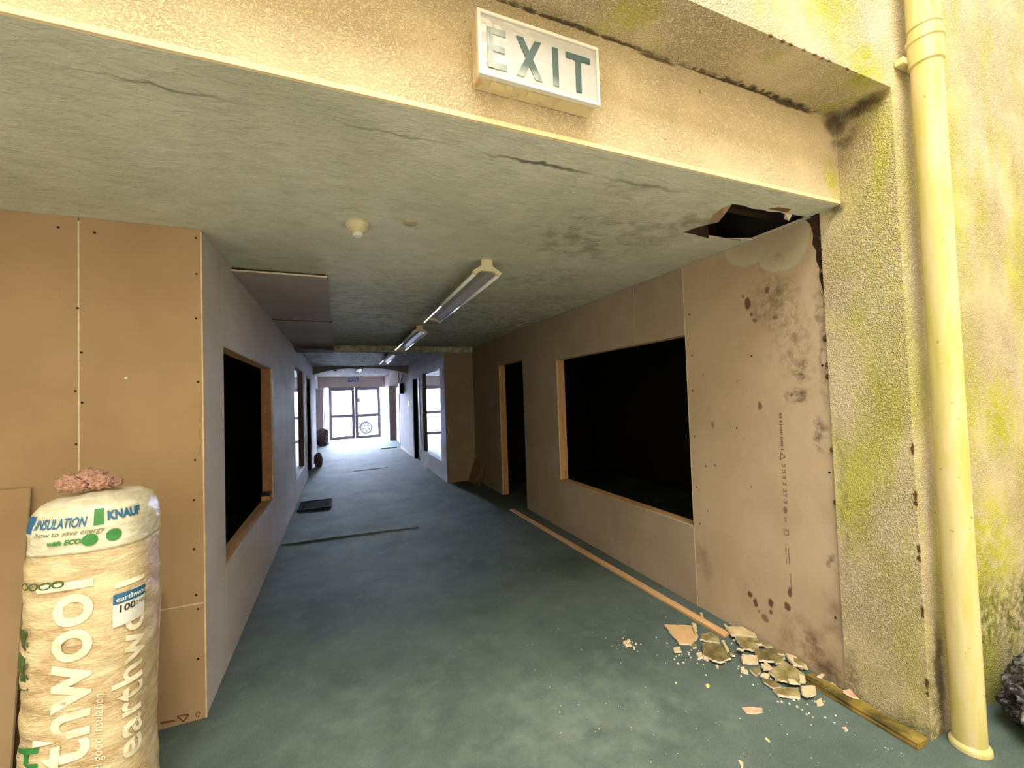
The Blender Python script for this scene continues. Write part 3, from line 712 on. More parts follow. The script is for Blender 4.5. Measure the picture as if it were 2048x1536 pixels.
for k, (x0, x1) in enumerate(((0.468, 0.545), (0.60, 0.675))):
    adopt(MB().box(x0, x1, SY+0.020, SY+0.052, SZ0+0.0005, SZ0+0.005).build('vent_flap', simple('vent_flap_%d' % k, lin(226, 208, 160), 0.7, 0.1, 20), bevel=0.001), sg)
zt, zb, sw = 2.718, 2.587, 0.021
ly0, ly1 = SY-0.0005, SY+0.003
def letter(name, quads):
    m = MB()
    for k, qd in enumerate(quads): m.prism(qd, ly0-0.00015*k, ly1, 'y')
    adopt(m.build(name, M['sign_green']), sg)
def rc(x0, x1, z0, z1): return [(x0, z0), (x1, z0), (x1, z1), (x0, z1)]
letter('letter_e', [rc(0.449, 0.449+sw, zb, zt), rc(0.4491, 0.513, zt-0.02, zt), rc(0.4491, 0.513, zb, zb+0.02), rc(0.4491, 0.508, 0.643, 0.643) if 0 else rc(0.4491, 0.508, 2.643, 2.663)])
letter('letter_x', [[(0.550, zt), (0.575, zt), (0.641, zb), (0.615, zb)], [(0.616, zt), (0.640, zt), (0.573, zb), (0.548, zb)]])
letter('letter_i', [rc(0.682, 0.703, zb, zt)])
letter('letter_t', [rc(0.733, 0.829, zt-0.02, zt), rc(0.7705, 0.7915, zb, zt)])

# ---- small exit sign over the far doors
s2 = thing('exit_sign', 'small pale EXIT box with dark letters over the far glass doors', 'sign', (0.54, YF, 2.34))
adopt(MB().box(0.29, 0.80, YF-0.06, YF-0.001, 2.335, 2.545).build('case', simple('far_sign_case', lin(206, 206, 220), 0.5, 0.03), bevel=0.004), s2)
blu = simple('far_sign_letters', lin(52, 62, 104), 0.5)
me = text_mesh('EXIT', 0.185, 0.004, 1.02)
xs_ = [v.co.x for v in me.vertices]; sx = 0.42/(max(xs_)-min(xs_)); x_0 = min(xs_)
adopt(letters_on(me, lambda x, y: Vector((0.335+(x-x_0)*sx, YF-0.0615, 2.376+y*1.1)), 'letters', blu, s2, 0.5), s2)

# ---- downpipe
dp = thing('downpipe', 'cream plastic downpipe streaked with green algae on the stucco wall', 'pipe', (2.443, 0.968, 0))
def pipemat(name, c1, c2):
    t = NT(name)
    s_ = t.noise(5, 4, 0.6, 0.3, (3, 3, 0.5))
    col = t.mix(t.rng(s_, 0.42, 0.66, 0, 0.8), c1, c2)
    col = t.mix(t.rng(t.noise(40, 2), 0.72, 0.76, 0, 0.6), col, lin(120, 100, 60))
    return t.done(col, 0.5, None, 0.4)
M['pipe'] = pipemat('pipe_cream', lin(210, 196, 146), lin(188, 182, 82))
PX, PY, PR = 2.443, 0.968, 0.054
adopt(MB().lathe([(PR, 0.015), (PR, 2.985)], PX, PY, 40).build('lower_pipe', M['pipe'], autosmooth=True), dp)
adopt(MB().lathe([(PR+0.004, 3.12), (PR+0.004, 6.2)], PX, PY, 40).build('upper_pipe', M['pipe'], autosmooth=True), dp)
adopt(MB().lathe([(PR+0.001, 2.96), (PR+0.0065, 2.965), (PR+0.0065, 3.06), (PR+0.011, 3.065), (PR+0.011, 3.085), (PR+0.004, 3.09), (PR+0.004, 3.13)], PX, PY, 40).build('socket', M['pipe'], autosmooth=True), dp)
adopt(MB().lathe([(PR+0.012, 0.001), (PR+0.012, 0.016), (PR+0.009, 0.022), (PR+0.001, 0.03)], PX, PY, 40).build('base_collar', M['pipe'], autosmooth=True), dp)
for z in (2.99,):
    adopt(MB().box(PX-0.075, PX+0.075, PY+0.045, YA-0.001, z, z+0.03).build('bracket', M['pipe'], bevel=0.003), dp)

# ---- dark lump at the wall foot beside the pipe
def blob(name, c, r, mat, parent=None, amp=0.12, freq=2.2, sub=4, flat=True, seed=0, n=2.6):
    bm = bmesh.new(); bmesh.ops.create_icosphere(bm, subdivisions=sub, radius=1.0)
    for v in bm.verts:
        d = v.co.normalized()
        k = 1.0/(sum(abs(a)**n for a in d)**(1/n))
        p = d*k
        nz = mnoise.fractal(d*freq+Vector((seed, seed*1.7, 0)), 0.8, 2.1, 4)
        cr = 1-abs(mnoise.noise(d*freq*2.3+Vector((seed+9, 0, 3))))*2
        p = p*(1+amp*nz+amp*0.35*cr)
        if flat and p.z < -0.92: p.z = -0.92
        v.co = Vector((p.x*r[0], p.y*r[1], p.z*r[2]))
    z0 = min(v.co.z for v in bm.verts)
    for v in bm.verts: v.co.z -= z0
    me = bpy.data.meshes.new(name); bm.to_mesh(me); bm.free(); me.materials.append(mat)
    me.polygons.foreach_set('use_smooth', [True]*len(me.polygons))
    o = bpy.data.objects.new(name, me); COL.objects.link(o); o.location = c
    if parent: o.parent = parent
    return o
t = NT('mottled_black')
v_n = t.noise(16, 5, 0.75, 1.5)
col = t.mix(t.rng(v_n, 0.48, 0.62), lin(26, 24, 26), lin(140, 138, 142))
M['mottled'] = t.done(col, 0.5, t.bump(v_n, 0.8, 0.03), 0.4)
tag(blob('rubble_sack', (2.97, 0.84, 0.0), (0.31, 0.155, 0.15), M['mottled'], None, 0.16, 2.6, 5, seed=3), 'dark mottled lumpy sack at the wall foot beside the downpipe', 'sack')

# ---- ceiling fittings
sd = thing('smoke_detector', 'round cream smoke detector under the near ceiling', 'smoke detector', (0.10, 2.25, ceil_z(2.25)))
zc = ceil_z(2.25)
adopt(MB().lathe([(0.056, zc-0.0005), (0.058, zc-0.012), (0.054, zc-0.018)], 0.10, 2.25).build('base', M['cream_pl'], autosmooth=True), sd)
adopt(MB().lathe([(0.052, zc-0.018), (0.050, zc-0.034), (0.030, zc-0.044), (0.026, zc-0.05)], 0.10, 2.25).build('housing', M['cream_pl'], autosmooth=True), sd)
adopt(MB().lathe([(0.024, zc-0.05), (0.026, zc-0.054), (0.026, zc-0.064), (0.020, zc-0.070)], 0.10, 2.25).build('sensor_head', M['white_pl'], autosmooth=True), sd)
zc = ceil_z(2.165)
tag(MB().lathe([(0.038, zc-0.0003), (0.036, zc-0.006), (0.026, zc-0.009), (0.012, zc-0.010)], 0.352, 2.165).build('blanking_plate', simple('plate_paint', lin(176, 166, 144), 0.7), autosmooth=True), 'small round painted cover plate on the ceiling by the smoke detector', 'cover plate')

def light_fitting(x, y0, y1, zc_, label, tubes=True):
    t_ = thing('strip_light', label, 'ceiling light', (x, (y0+y1)/2, zc_-0.1), 'unlit fluorescent strip lights along the passage')
    prof = [(-0.033, zc_), (0.033, zc_), (0.033, zc_-0.045), (0.09, zc_-0.088), (0.085, zc_-0.094), (0.028, zc_-0.056), (-0.028, zc_-0.056), (-0.085, zc_-0.094), (-0.09, zc_-0.088), (-0.033, zc_-0.045)]
    prof = [(x+a, b) for a, b in prof]
    adopt(MB().prism(prof, y0+0.02, y1-0.02, 'y').build('reflector', M['fit_grey']), t_)
    capp = [(-0.037, zc_), (0.037, zc_), (0.039, zc_-0.043), (0.098, zc_-0.080), (0.100, zc_-0.094), (0.080, zc_-0.104), (0.040, zc_-0.078), (-0.040, zc_-0.078), (-0.080, zc_-0.104), (-0.100, zc_-0.094), (-0.098, zc_-0.080), (-0.039, zc_-0.043)]
    capp = [(x+a, b) for a, b in capp]
    for a, b in ((y0, y0+0.025), (y1-0.025, y1)):
        adopt(MB().prism(capp, a, b, 'y').build('end_cap', M['cream_pl']), t_)
    if tubes:
        for s_ in (-1, 1):
            adopt(MB().tube([(x+s_*0.082, y0+0.026, zc_-0.098), (x+s_*0.082, y1-0.026, zc_-0.098)], 0.0128, 12).build('tube', M['tube'], smooth=True), t_)
    return t_
M['fit_grey'] = simple('fitting_grey', lin(168, 160, 142), 0.4, 0.06, 12, spec=0.5)
t = NT('lamp_tube'); M['tube'] = t.done(lin(226, 230, 232), 0.12, None, 0.6)
light_fitting(0.92, 2.60, 4.42, ceil_z(2.6)-0.001, 'unlit strip light nearest the camera under the green ceiling')
light_fitting(0.95, 5.32, 7.14, ceil_z(5.32)-0.001, 'second unlit strip light just before the ceiling beam')
light_fitting(0.95, 8.35, 10.17, ZF, 'unlit strip light between the ceiling beam and the arch')
light_fitting(0.55, 13.0, 14.8, 2.585, 'unlit strip light beyond the arch near the glass doors')
light_fitting(3.05, 9.6, 11.4, ZF, 'unlit strip light inside the room behind the far right window')

# ---- insulation pack leaning by the left wall
PK = thing('insulation_pack', 'tall clear plastic pack of mineral wool with white and green print', 'insulation pack', (-0.873, 2.07, 0))
HA, HB, HN, PH, LEAN = 0.171, 0.168, 3.0, 1.215, 0.055
ring = []
for k in range(721):
    a = -math.pi/2 + (k/720)*2*math.pi
    c_, s_ = math.cos(a), math.sin(a)
    ring.append((HA*math.copysign(abs(c_)**(2/HN), c_), HB*math.copysign(abs(s_)**(2/HN), s_)))
ring = np.array(ring); seg = np.sqrt((np.diff(ring, axis=0)**2).sum(1)); arc_s = np.concatenate([[0], np.cumsum(seg)]); PER = arc_s[-1]
def pack_pt(s, v, off=0.0):
    """s: distance round the pack from the middle of its front (to the right +), v: height"""
    sm = s % PER
    x = np.interp(sm, arc_s, ring[:, 0]); y = np.interp(sm, arc_s, ring[:, 1])
    e = min(v, PH-v)
    k = 1.0 if e > 0.11 else 0.80+0.20*math.sqrt(max(0, 1-((0.11-e)/0.11)**2))
    k *= 1.0+0.018*math.sin(v*9.0+0.6)
    if v < 0.5: k *= 1.0+0.05*(0.5-v)
    cr = mnoise.noise(Vector((s*5.0, v*17+s*6, 1.3)))*0.0065 + mnoise.noise(Vector((s*13, v*42+s*16, 4.1)))*0.0035
    rr = math.hypot(x, y); kk = k*(1+(cr+off)/max(rr, 0.05))
    return Vector((x*kk, y*kk+LEAN*v, v+0.004*mnoise.noise(Vector((s*6, v*3, 0)))))
def pack_shell(name, v0, v1, nv_, mat, off=0.0, s0=0.0, s1=None, cap=True):
    full = s1 is None; s1 = PER if full else s1
    ns = max(8, int((s1-s0)/0.009)); vs = []; fs = []
    for j in range(nv_+1):
        v = v0+(v1-v0)*j/nv_
        for i in range(ns + (0 if full else 1)): vs.append(pack_pt(s0+(s1-s0)*i/ns, v, off))
    w_ = ns + (0 if full else 1)
    for j in range(nv_):
        for i in range(ns):
            a = j*w_+i; b = j*w_+(i+1) % w_
            fs.append([a, b, b+w_, a+w_])
    if full and cap:
        for j, zoff in ((0, 0.0), (nv_, 0.025)):
            prev = [j*w_+i for i in range(ns)]
            for kf, up in ((0.82, 0.55), (0.5, 0.85), (0.2, 1.0)):
                cur = []
                cen = sum((Vector(vs[q_]) for q_ in prev), Vector())/len(prev)
                for i in range(ns):
                    base = Vector(vs[j*w_+i]); c0 = Vector((0, LEAN*base.z, base.z))
                    p = c0+(base-c0)*kf; p.z += zoff*up + 0.010*mnoise.noise(p*11)*(1 if j else 0)
                    cur.append(len(vs)); vs.append(p)
                for i in range(ns):
                    i2 = (i+1) % ns; fs.append([prev[i], prev[i2], cur[i2], cur[i]])
                prev = cur
            fs.append(prev)
    o = mesh_obj(name, vs, fs, mat, PK, True)
    bm = bmesh.new(); bm.from_mesh(o.data); bmesh.ops.recalc_face_normals(bm, faces=bm.faces[:])
    bm.to_mesh(o.data); bm.free(); return o
t = NT('wool_in_film')
n1 = t.noise(7, 5, 0.65, 0.5, (1, 1, 2.6)); n2 = t.noise(30, 4, 0.7, 0.8, (1, 1, 3.0))
col = t.mix(t.rng(n1, 0.36, 0.64), lin(188, 156, 114), lin(230, 212, 168))  # tones paled to carry the creased film's highlights
col = t.mix(t.rng(n2, 0.55, 0.7, 0, 0.6), col, lin(244, 236, 208))
nm = t.bump(t.noise(24, 4, 0.7, 1.0, (1, 1, 3.2)), 0.45, 0.02)
M['film'] = t.done(col, 0.35, nm, 0.5, Coat_Weight=0.35, Coat_Roughness=0.15)
t = NT('white_band_film'); n1 = t.noise(20, 4, 0.6, 0.8, (1, 1, 2.5))
M['band'] = t.done(t.mix(t.rng(n1, 0.4, 0.65), lin(206, 200, 172), lin(234, 230, 208)), 0.35, t.bump(n1, 0.3, 0.012), 0.5)
def ink(name, c): return simple(name, c, 0.4, 0.06, 30, spec=0.4)
M['ink_white'] = ink('print_white', lin(240, 232, 202)); M['ink_green'] = ink('print_green', lin(58, 132, 66)); M['ink_dkgreen'] = ink('print_dark_green', lin(74, 98, 50))
M['ink_blue'] = ink('print_blue', lin(44, 104, 146)); M['ink_grey'] = ink('print_grey', lin(120, 116, 96)); M['ink_black'] = ink('print_black', lin(46, 44, 42)); M['ink_pale'] = ink('print_pale_blue', lin(176, 196, 196))
pack_shell('wool_roll', 0.0, PH, 110, M['film'])
pack_shell('top_band', PH-0.165, PH, 18, M['band'], 0.0016)
def pk_text(s, size, s0, v0, mat, up=True, bold=0.0, sp=1.0, off=0.004, shear=0.0, sx=1.0, name='print'):
    me = text_mesh(s, size, bold, sp, shear)
    if up: fn = lambda x, y: pack_pt(s0-y, v0+x*sx, off)
    else: fn = lambda x, y: pack_pt(s0+x*sx, v0+y, off)
    return letters_on(me, fn, name, mat, PK, 0.014)
def pk_rect(s0, s1, v0, v1, mat, off=0.003, name='print'):
    return pack_shell(name, v0, v1, max(3, int((v1-v0)/0.012)), mat, off, s0, s1, False)
# upright lettering, read from the bottom up
pk_text('earthwool', 0.138, 0.205, 0.30, M['ink_white'], True, 0.0025, 1.1, sx=1.0)
pk_text('earthwool', 0.205, 0.052, 0.08, M['ink_white'], True, 0.004, 1.04, off=0.0035)
pk_text('feel good insulation', 0.036, 0.088, 0.28, M['ink_white'], True, 0.0, 1.0, shear=0.3)
# green marks down the left side
pk_rect(-0.160, -0.122, 0.62, 0.82, M['ink_dkgreen'])
for k in range(6):
    pk_rect(-0.116, -0.110, 0.62+k*0.035, 0.64+k*0.035, M['ink_dkgreen'])
for k in range(4):
    me = text_mesh('O', 0.045, 0.001)
    letters_on(me, (lambda k: lambda x, y: pack_pt(-0.155+k*0.034+x, 0.945+y*0.75, 0.004))(k), 'print', M['ink_dkgreen'], PK, 0.014)
pk_text('FOH', 0.10, -0.078, 0.24, M['ink_green'], True, 0.004, 1.0)
pk_rect(-0.16, -0.08, 0.08, 0.20, M['ink_green'])
# top band lettering
pk_text('INSULATION', 0.046, -0.118, PH-0.072, M['ink_blue'], False, 0.001, 1.0, 0.005, 0.25, sx=0.56)
pk_text('how to save energy', 0.024, -0.11, PH-0.098, M['ink_grey'], False, 0.0, 1.0, 0.005, 0.3)
pk_text('KNAUF', 0.042, 0.088, PH-0.062, M['ink_blue'], False, 0.002, 1.0, 0.006, sx=0.75)
pk_text('with ECOSE', 0.022, -0.07, PH-0.128, M['ink_green'], False, 0.001, 1.0, 0.005, 0.2)
pk_rect(-0.165, -0.125, PH-0.085, PH-0.03, M['ink_blue'], 0.004)
pk_rect(0.052, 0.080, PH-0.075, PH-0.02, M['ink_green'], 0.004)
pk_text('o', 0.05, 0.03, PH-0.132, M['ink_green'], False, 0.009, 1.0, 0.005)
pk_text('o', 0.05, 0.092, PH-0.128, M['ink_green'], False, 0.009, 1.0, 0.005)
# paper label stuck to the right side
lb = pk_rect(0.105, 0.205, 0.775, 0.885, M['white_pl'], 0.006, 'paper_label')
def lb_text(s, size, s0, v0, mat, bold=0.0): 
    o = letters_on(text_mesh(s, size, bold), lambda x, y: pack_pt(s0+x, v0+y+0.02*x, 0.0085), 'print', mat, PK, 0.014); return o
pk_rect(0.105, 0.205, 0.852, 0.887, M['ink_blue'], 0.0075)
lb_text('earthwool', 0.024, 0.112, 0.860, M['white_pl'], 0.0004)
lb_text('100', 0.033, 0.116, 0.822, M['ink_black'], 0.0006)
lb_text('2400', 0.020, 0.166, 0.828, M['ink_grey'])

# pink tuft of loose wool on top
t = NT('pink_wool'); n1 = t.noise(60, 4, 0.7)
M['pink'] = t.done(t.mix(t.rng(n1, 0.35, 0.65), lin(170, 122, 104), lin(224, 184, 164)), 0.95, t.bump(n1, 0.8, 0.02), 0.1)
tu = thing('wool_tuft', 'loose tuft of pinkish brown wool on top of the insulation pack', 'wool tuft', (-0.90, 2.11, PH+0.03))
for k, (dx, dy, r_) in enumerate(((-0.045, 0.0, 0.030), (0.0, 0.02, 0.036), (0.045, -0.01, 0.028), (0.078, 0.01, 0.018), (-0.02, -0.025, 0.024))):
    blob('clump', (dx, dy, 0), (r_*1.35, r_*1.1, r_*0.9), M['pink'], tu, 0.4, 4.0, 4, False, 5+k, 2.0)
m = MB(); rr_ = random.Random(4)
for k in range(60):
    p = Vector((rr_.uniform(-0.07, 0.09), rr_.uniform(-0.03, 0.04), rr_.uniform(0.012, 0.05))); d = Vector((rr_.uniform(-1, 1), rr_.uniform(-1, 1), rr_.uniform(-0.1, 1))).normalized()*0.016
    m.tube([p, p+d*0.6, p+d+Vector((0, 0, -0.004))], [0.0011, 0.0009, 0.0004], 4)
m.build('fibres', M['pink'], tu)

# ---- plasterboard offcuts leaning behind the pack
def lean_sheet(name, label, x0, x1, yb, yt, zt_, mat, cat='board', th=0.0125, rz=0):
    m = MB(); ang = math.atan2(yt-yb, zt_); L = math.hypot(zt_, yt-yb)
    o = MB().prism([(x0, 0), (x1, 0), (x1, L), (x0, L)], 0, th, 'y', 0, 1).build(name, [mat, M['gypsum']])
    o.location = (0, yb, 0.0); o.rotation_euler = (-ang, 0, 0)
    return tag(o, label, cat)
lean_sheet('board_offcut', 'large tan plasterboard offcut leaning behind the insulation pack on its left', -2.3, -1.288, 2.44, 2.562, 1.215, M['board_tan'])
lean_sheet('board_offcut', 'narrow plasterboard offcut leaning behind the insulation pack, its pale edge showing on the right', -1.16, -0.823, 2.47, 2.565, 0.655, M['board_tan'])

# ---- loose timber
def bar(name, a, b, w, h_, mat, label, cat, z=0.0):
    a, b = Vector(a), Vector(b); d = (b-a); L = d.length; t_ = d.normalized(); p = Vector((-t_.y, t_.x))
    o = MB().box(-w/2, w/2, -L/2, L/2, 0, h_).build(name, mat, bevel=0.002)
    o.location = ((a.x+b.x)/2, (a.y+b.y)/2, z); o.rotation_euler = (0, 0, math.atan2(-t_.x, t_.y))
    return tag(o, label, cat)
bar('timber_batten', (2.137, 5.36), (2.212, 1.98), 0.058, 0.018, M['batten'], 'long pale timber batten lying along the foot of the right wall', 'batten')
bar('timber_strip', (2.262, 1.52), (2.262, 1.045), 0.075, 0.030, M['mossy_timber'], 'wet mossy timber strip on the floor against the stucco column', 'timber')
sb = thing('timber_block', 'short timber block with a dark top on the left window sill', 'block', (-0.70, 4.91, 0.59))
adopt(MB().box(-0.745, -0.672, 4.86, 4.955, 0.5905, 0.635).build('wood', M['timber'], bevel=0.002), sb)
adopt(MB().box(-0.75, -0.668, 4.855, 4.958, 0.635, 0.665).build('dark_top', M['black_pl'], bevel=0.004), sb)

# ---- leaning boards by the pier
def quad_board(name, label, pts_, th, mat):
    p = [Vector(a) for a in pts_]; n = (p[1]-p[0]).cross(p[3]-p[0]).normalized()*th
    v = p+[a+n for a in p]
    return tag(mesh_obj(name, v, [[0,1,2,3],[7,6,5,4],[0,4,5,1],[1,5,6,2],[2,6,7,3],[3,7,4,0]], mat), label, 'board')
ply = simple('plywood', lin(150, 120, 92), 0.8, 0.1, 8)
quad_board('board_offcut', 'small brown board leaning in the corner by the plasterboard return', [(2.19, 7.58, 0.0), (2.215, 7.16, 0.0), (2.335, 7.18, 0.43), (2.32, 7.56, 0.41)], 0.012, ply)
quad_board('board_offcut', 'thin board strip leaning on the right wall beside the small brown board', [(2.225, 7.13, 0.0), (2.235, 7.05, 0.0), (2.342, 7.10, 0.40), (2.338, 7.17, 0.40)], 0.010, ply)
quad_board('board_offcut', 'broken triangular board piece leaning under the far right window', [(1.66, 9.55, 0.0), (1.70, 9.15, 0.0), (1.775, 9.30, 0.22), (1.785, 9.48, 0.24)], 0.012, M['board_grey'])

# ---- mat and carpet bits
mt = thing('floor_mat', 'dark slatted metal mat on the carpet beside the left wall', 'mat', (-0.38, 7.08, 0))
blk = simple('mat_metal', lin(30, 34, 36), 0.95, 0.1, spec=0.05)
for x0, x1, y0, y1 in ((-0.60, -0.15, 6.80, 6.83), (-0.60, -0.15, 7.34, 7.37), (-0.60, -0.57, 6.83, 7.34), (-0.18, -0.15, 6.83, 7.34)):
    adopt(MB().box(x0, x1, y0, y1, 0.0005, 0.022).build('frame_bar', blk), mt)
for k in range(9):
    y = 6.85+k*0.054
    adopt(MB().box(-0.569, -0.181, y, y+0.028, 0.0005, 0.016).build('slat', blk), mt)
def patch(name, label, poly, h_, cat='carpet piece'):
    o = MB().prism([(a, b) for a, b in poly], 0.0005, h_, 'z').build(name, M['carpet']); return tag(o, label, cat)
patch('carpet_seam', 'raised carpet joint strip crossing the floor beside the left window', [(-0.63, 5.31), (0.1, 5.28), (0.85, 5.205), (0.85, 5.225), (0.1, 5.305), (-0.63, 5.34)], 0.008)
patch('carpet_patch', 'loose rectangular carpet piece in the middle of the far floor', [(0.25, 10.05), (0.98, 10.15), (0.99, 10.85), (0.3, 10.8)], 0.012)
patch('carpet_patch', 'carpet scrap on the floor by the right lobby wall', [(1.2, 14.2), (1.7, 14.25), (1.72, 14.9), (1.25, 14.8)], 0.02)

# ---- far bits: speaker, switch, sacks
sp = thing('wall_speaker', 'black box speaker hung on the far right wall past the arch', 'speaker', (XP-0.08, 13.0, 1.74))
adopt(MB().box(XP-0.15, XP-0.02, 12.9, 13.1, 1.745, 2.06).build('cabinet', M['black_pl'], bevel=0.01), sp)
adopt(MB().box(XP-0.02, XP-0.001, 12.96, 13.04, 1.85, 1.95).build('bracket', M['black_pl']), sp)
adopt(MB().tube([(XP-0.06, 12.98, 2.06), (XP-0.055, 12.98, 2.2), (XP-0.03, 12.98, 2.33)], 0.006, 6).build('cable', M['black_pl'], smooth=True), sp)
adopt(MB().tube([(XP-0.10, 13.02, 2.06), (XP-0.07, 13.02, 2.2), (XP-0.03, 13.0, 2.34)], 0.006, 6).build('cable', M['black_pl'], smooth=True), sp)
sw_ = thing('light_switch', 'white double switch plate on the far right wall', 'switch', (XP, 12.09, 1.45))
adopt(MB().box(XP-0.010, XP-0.0005, 11.98, 12.17, 1.39, 1.52).build('plate', M['white_pl'], bevel=0.002), sw_)
for y in (12.03, 12.10): adopt(MB().box(XP-0.015, XP-0.010, y, y+0.03, 1.43, 1.48).build('rocker', M['ink_grey']), sw_)
sk = simple('grey_sack', lin(150, 138, 140), 0.8, 0.12, 9)
tag(blob('waste_sack', (-0.62, 16.7, 0), (0.22, 0.24, 0.32), sk, None, 0.22, 1.8, 4, seed=11, n=2.2), 'grey bulging sack on the floor left of the glass doors', 'sack')
tag(blob('waste_sack', (-0.52, 11.35, 0), (0.09, 0.22, 0.17), sk, None, 0.2, 1.9, 4, seed=14, n=2.2), 'slumped purple grey sack against the left wall before the arch', 'sack')
cb = simple('pale_board', lin(206, 200, 196), 0.8)
quad_board('board_offcut', 'pale board scrap leaning beside the left glass side panel', [(-0.50, 17.4, 0), (-0.40, 17.0, 0), (-0.46, 17.1, 0.45), (-0.52, 17.45, 0.5)], 0.015, cb)
tag(MB().lathe([(0.05, 2.5845), (0.05, 2.57), (0.03, 2.555), (0.01, 2.55)], -0.12, 14.6, 20).build('smoke_detector', M['black_pl'], autosmooth=True), 'small dark detector on the lobby ceiling beyond the arch', 'smoke detector')

# ---- street outside: parked car and the building opposite
car = thing('parked_car', 'white car parked across the street outside the glass doors', 'car', (2.4, 22.7, -0.06))
wht = simple('car_white', lin(236, 238, 240), 0.25, 0.02, spec=0.6)
body = [(0.35, 0.22), (0.30, 0.45), (0.36, 0.78), (0.62, 0.92), (1.35, 1.0), (1.95, 1.42), (3.35, 1.46), (4.05, 1.02), (4.35, 0.92), (4.42, 0.5), (4.36, 0.24),
        (4.09, 0.22)] + [(3.75+0.34*math.cos(a), 0.24+0.34*math.sin(a)) for a in (0.35, 0.9, 1.57, 2.24, 2.79)] + [(3.41, 0.22), (1.52, 0.22)] + [(1.18+0.34*math.cos(a), 0.24+0.34*math.sin(a)) for a in (0.35, 0.9, 1.57, 2.24, 2.79)] + [(0.84, 0.22)]
adopt(MB().prism(body, 22.02, 23.62, 'y').build('car_body', wht, bevel=0.04), car)
gls = simple('car_glass', lin(120, 126, 132), 0.15, 0.05, spec=0.6)
for pl in ([(1.55, 1.04), (2.02, 1.36), (2.62, 1.39), (2.62, 1.04)], [(2.72, 1.04), (2.72, 1.39), (3.3, 1.40), (3.78, 1.06)]):
    adopt(MB().prism(pl, 22.005, 22.03, 'y').build('side_window', gls), car)
tyre = simple('tyre', lin(14, 14, 15), 0.9); rim = simple('wheel_rim', lin(150, 152, 156), 0.4)
for x in (1.18, 3.75):
    for y in (22.02, 23.44):
        w_ = mesh_obj('wheel', [], [], None)
        bpy.data.objects.remove(w_)
        m = MB().tube([(x, y, 0.24), (x, y+0.03, 0.24), (x, y+0.16, 0.24), (x, y+0.19, 0.24)], [0.285, 0.30, 0.30, 0.285], 32)
        w_ = adopt(m.build('wheel', tyre, smooth=False), car)
        m = MB().tube([(x, y-0.006, 0.24), (x, y+0.01, 0.24)], [0.07, 0.075], 20)
        for k in range(5):
            a = k*2*math.pi/5+0.3; d = Vector((math.cos(a), 0, math.sin(a))); e_ = Vector((-math.sin(a), 0, math.cos(a)))
            c0 = Vector((x, y-0.004, 0.24))
            pts4 = [c0+d*0.05-e_*0.035, c0+d*0.20-e_*0.045, c0+d*0.20+e_*0.045, c0+d*0.05+e_*0.035]
            m.add(pts4+[p+Vector((0, 0.012, 0)) for p in pts4], [(0,1,2,3),(7,6,5,4),(0,4,5,1),(1,5,6,2),(2,6,7,3),(3,7,4,0)])
        for k in range(24):
            a0, a1 = 2*math.pi*k/24, 2*math.pi*(k+1)/24
            pts4 = [(x+r_*math.cos(a), y-0.003, 0.24+r_*math.sin(a)) for r_, a in ((0.19, a0), (0.215, a0), (0.215, a1), (0.19, a1))]
            m.add(pts4+[(p[0], p[1]+0.01, p[2]) for p in pts4], [(0,1,2,3),(7,6,5,4),(0,4,5,1),(1,5,6,2),(2,6,7,3),(3,7,4,0)])
        rm = m.build('rim', rim); rm.parent = w_
for x0 in (0.31, 4.30):
    adopt(MB().box(x0, x0+0.10, 22.05, 22.35, 0.62, 0.76).build('lamp', gls, bevel=0.02), car)
adopt(MB().box(1.50, 1.66, 21.90, 22.02, 1.02, 1.14).build('mirror', wht, bevel=0.02), car)
setting(MB().box(-4.5, 6.5, YF+0.15, YF+2.6, 2.62, 2.72).build('ceiling_blocker', M['far_wall']), 'canopy added unseen over the pavement to shade the lobby floor', 'blocker')  # unseen cover added to keep sky light off the lobby floor
setting(MB().box(-30, 30, 30.0, 30.25, -0.06, 0.85).build('wall_street', simple('street_wall', lin(224, 220, 212), 0.9)), 'low pale garden wall across the street', 'wall')
tag(MB().box(-30, 30, 21.2, 21.32, -0.06, 0.005).build('kerb', simple('kerb_stone', lin(150, 148, 144), 0.9)), 'stone kerb at the street edge outside', 'kerb', kind='structure')

# ---- printed marks on the mouldy end board (faint, mostly illegible) and the pale bloom under the hole
pr = simple('board_print', lin(126, 104, 84), 0.9, 0.1)
xx0, xx1 = XR-0.0006, XR
m = MB(); rr_ = random.Random(12)
def dash(y, z, w, hgt): m.prism([(y-w/2, z), (y+w/2, z), (y+w/2, z+hgt), (y-w/2, z+hgt)], xx0, xx1, 'x')
z = 1.19
while z < 1.40:
    k = rr_.uniform(0.005, 0.012); dash(1.658, z, 0.014, k); z += k+rr_.choice((0.003, 0.003, 0.012))
tri = [(1.672, 1.135), (1.642, 1.153), (1.668, 1.173)]
for i in range(3):
    a, b = Vector(tri[i]), Vector(tri[(i+1) % 3]); d = (b-a).normalized(); p_ = Vector((-d.y, d.x))*0.0025
    m.prism([tuple(a-p_), tuple(b-p_), tuple(b+p_), tuple(a+p_)], xx0, xx1, 'x')
for z in (1.095, 1.06, 1.025, 0.99, 0.95, 0.925, 0.885):
    dash(1.655, z, 0.022, 0.006); dash(1.648, z+0.008, 0.008, 0.008); dash(1.663, z+0.009, 0.006, 0.006)
ov = [(1.659+0.012*math.cos(a*math.pi/6), 0.847+0.02*math.sin(a*math.pi/6)) for a in range(12)]
m.prism(ov, xx0, xx1, 'x')
dash(1.660, 0.775, 0.006, 0.018); dash(1.660, 0.80, 0.012, 0.004)
for y in (1.651, 1.668):
    z = 0.54
    while z < 0.635:
        k = rr_.uniform(0.003, 0.009); dash(y, z, 0.005, k); z += k+0.002
z = 0.39
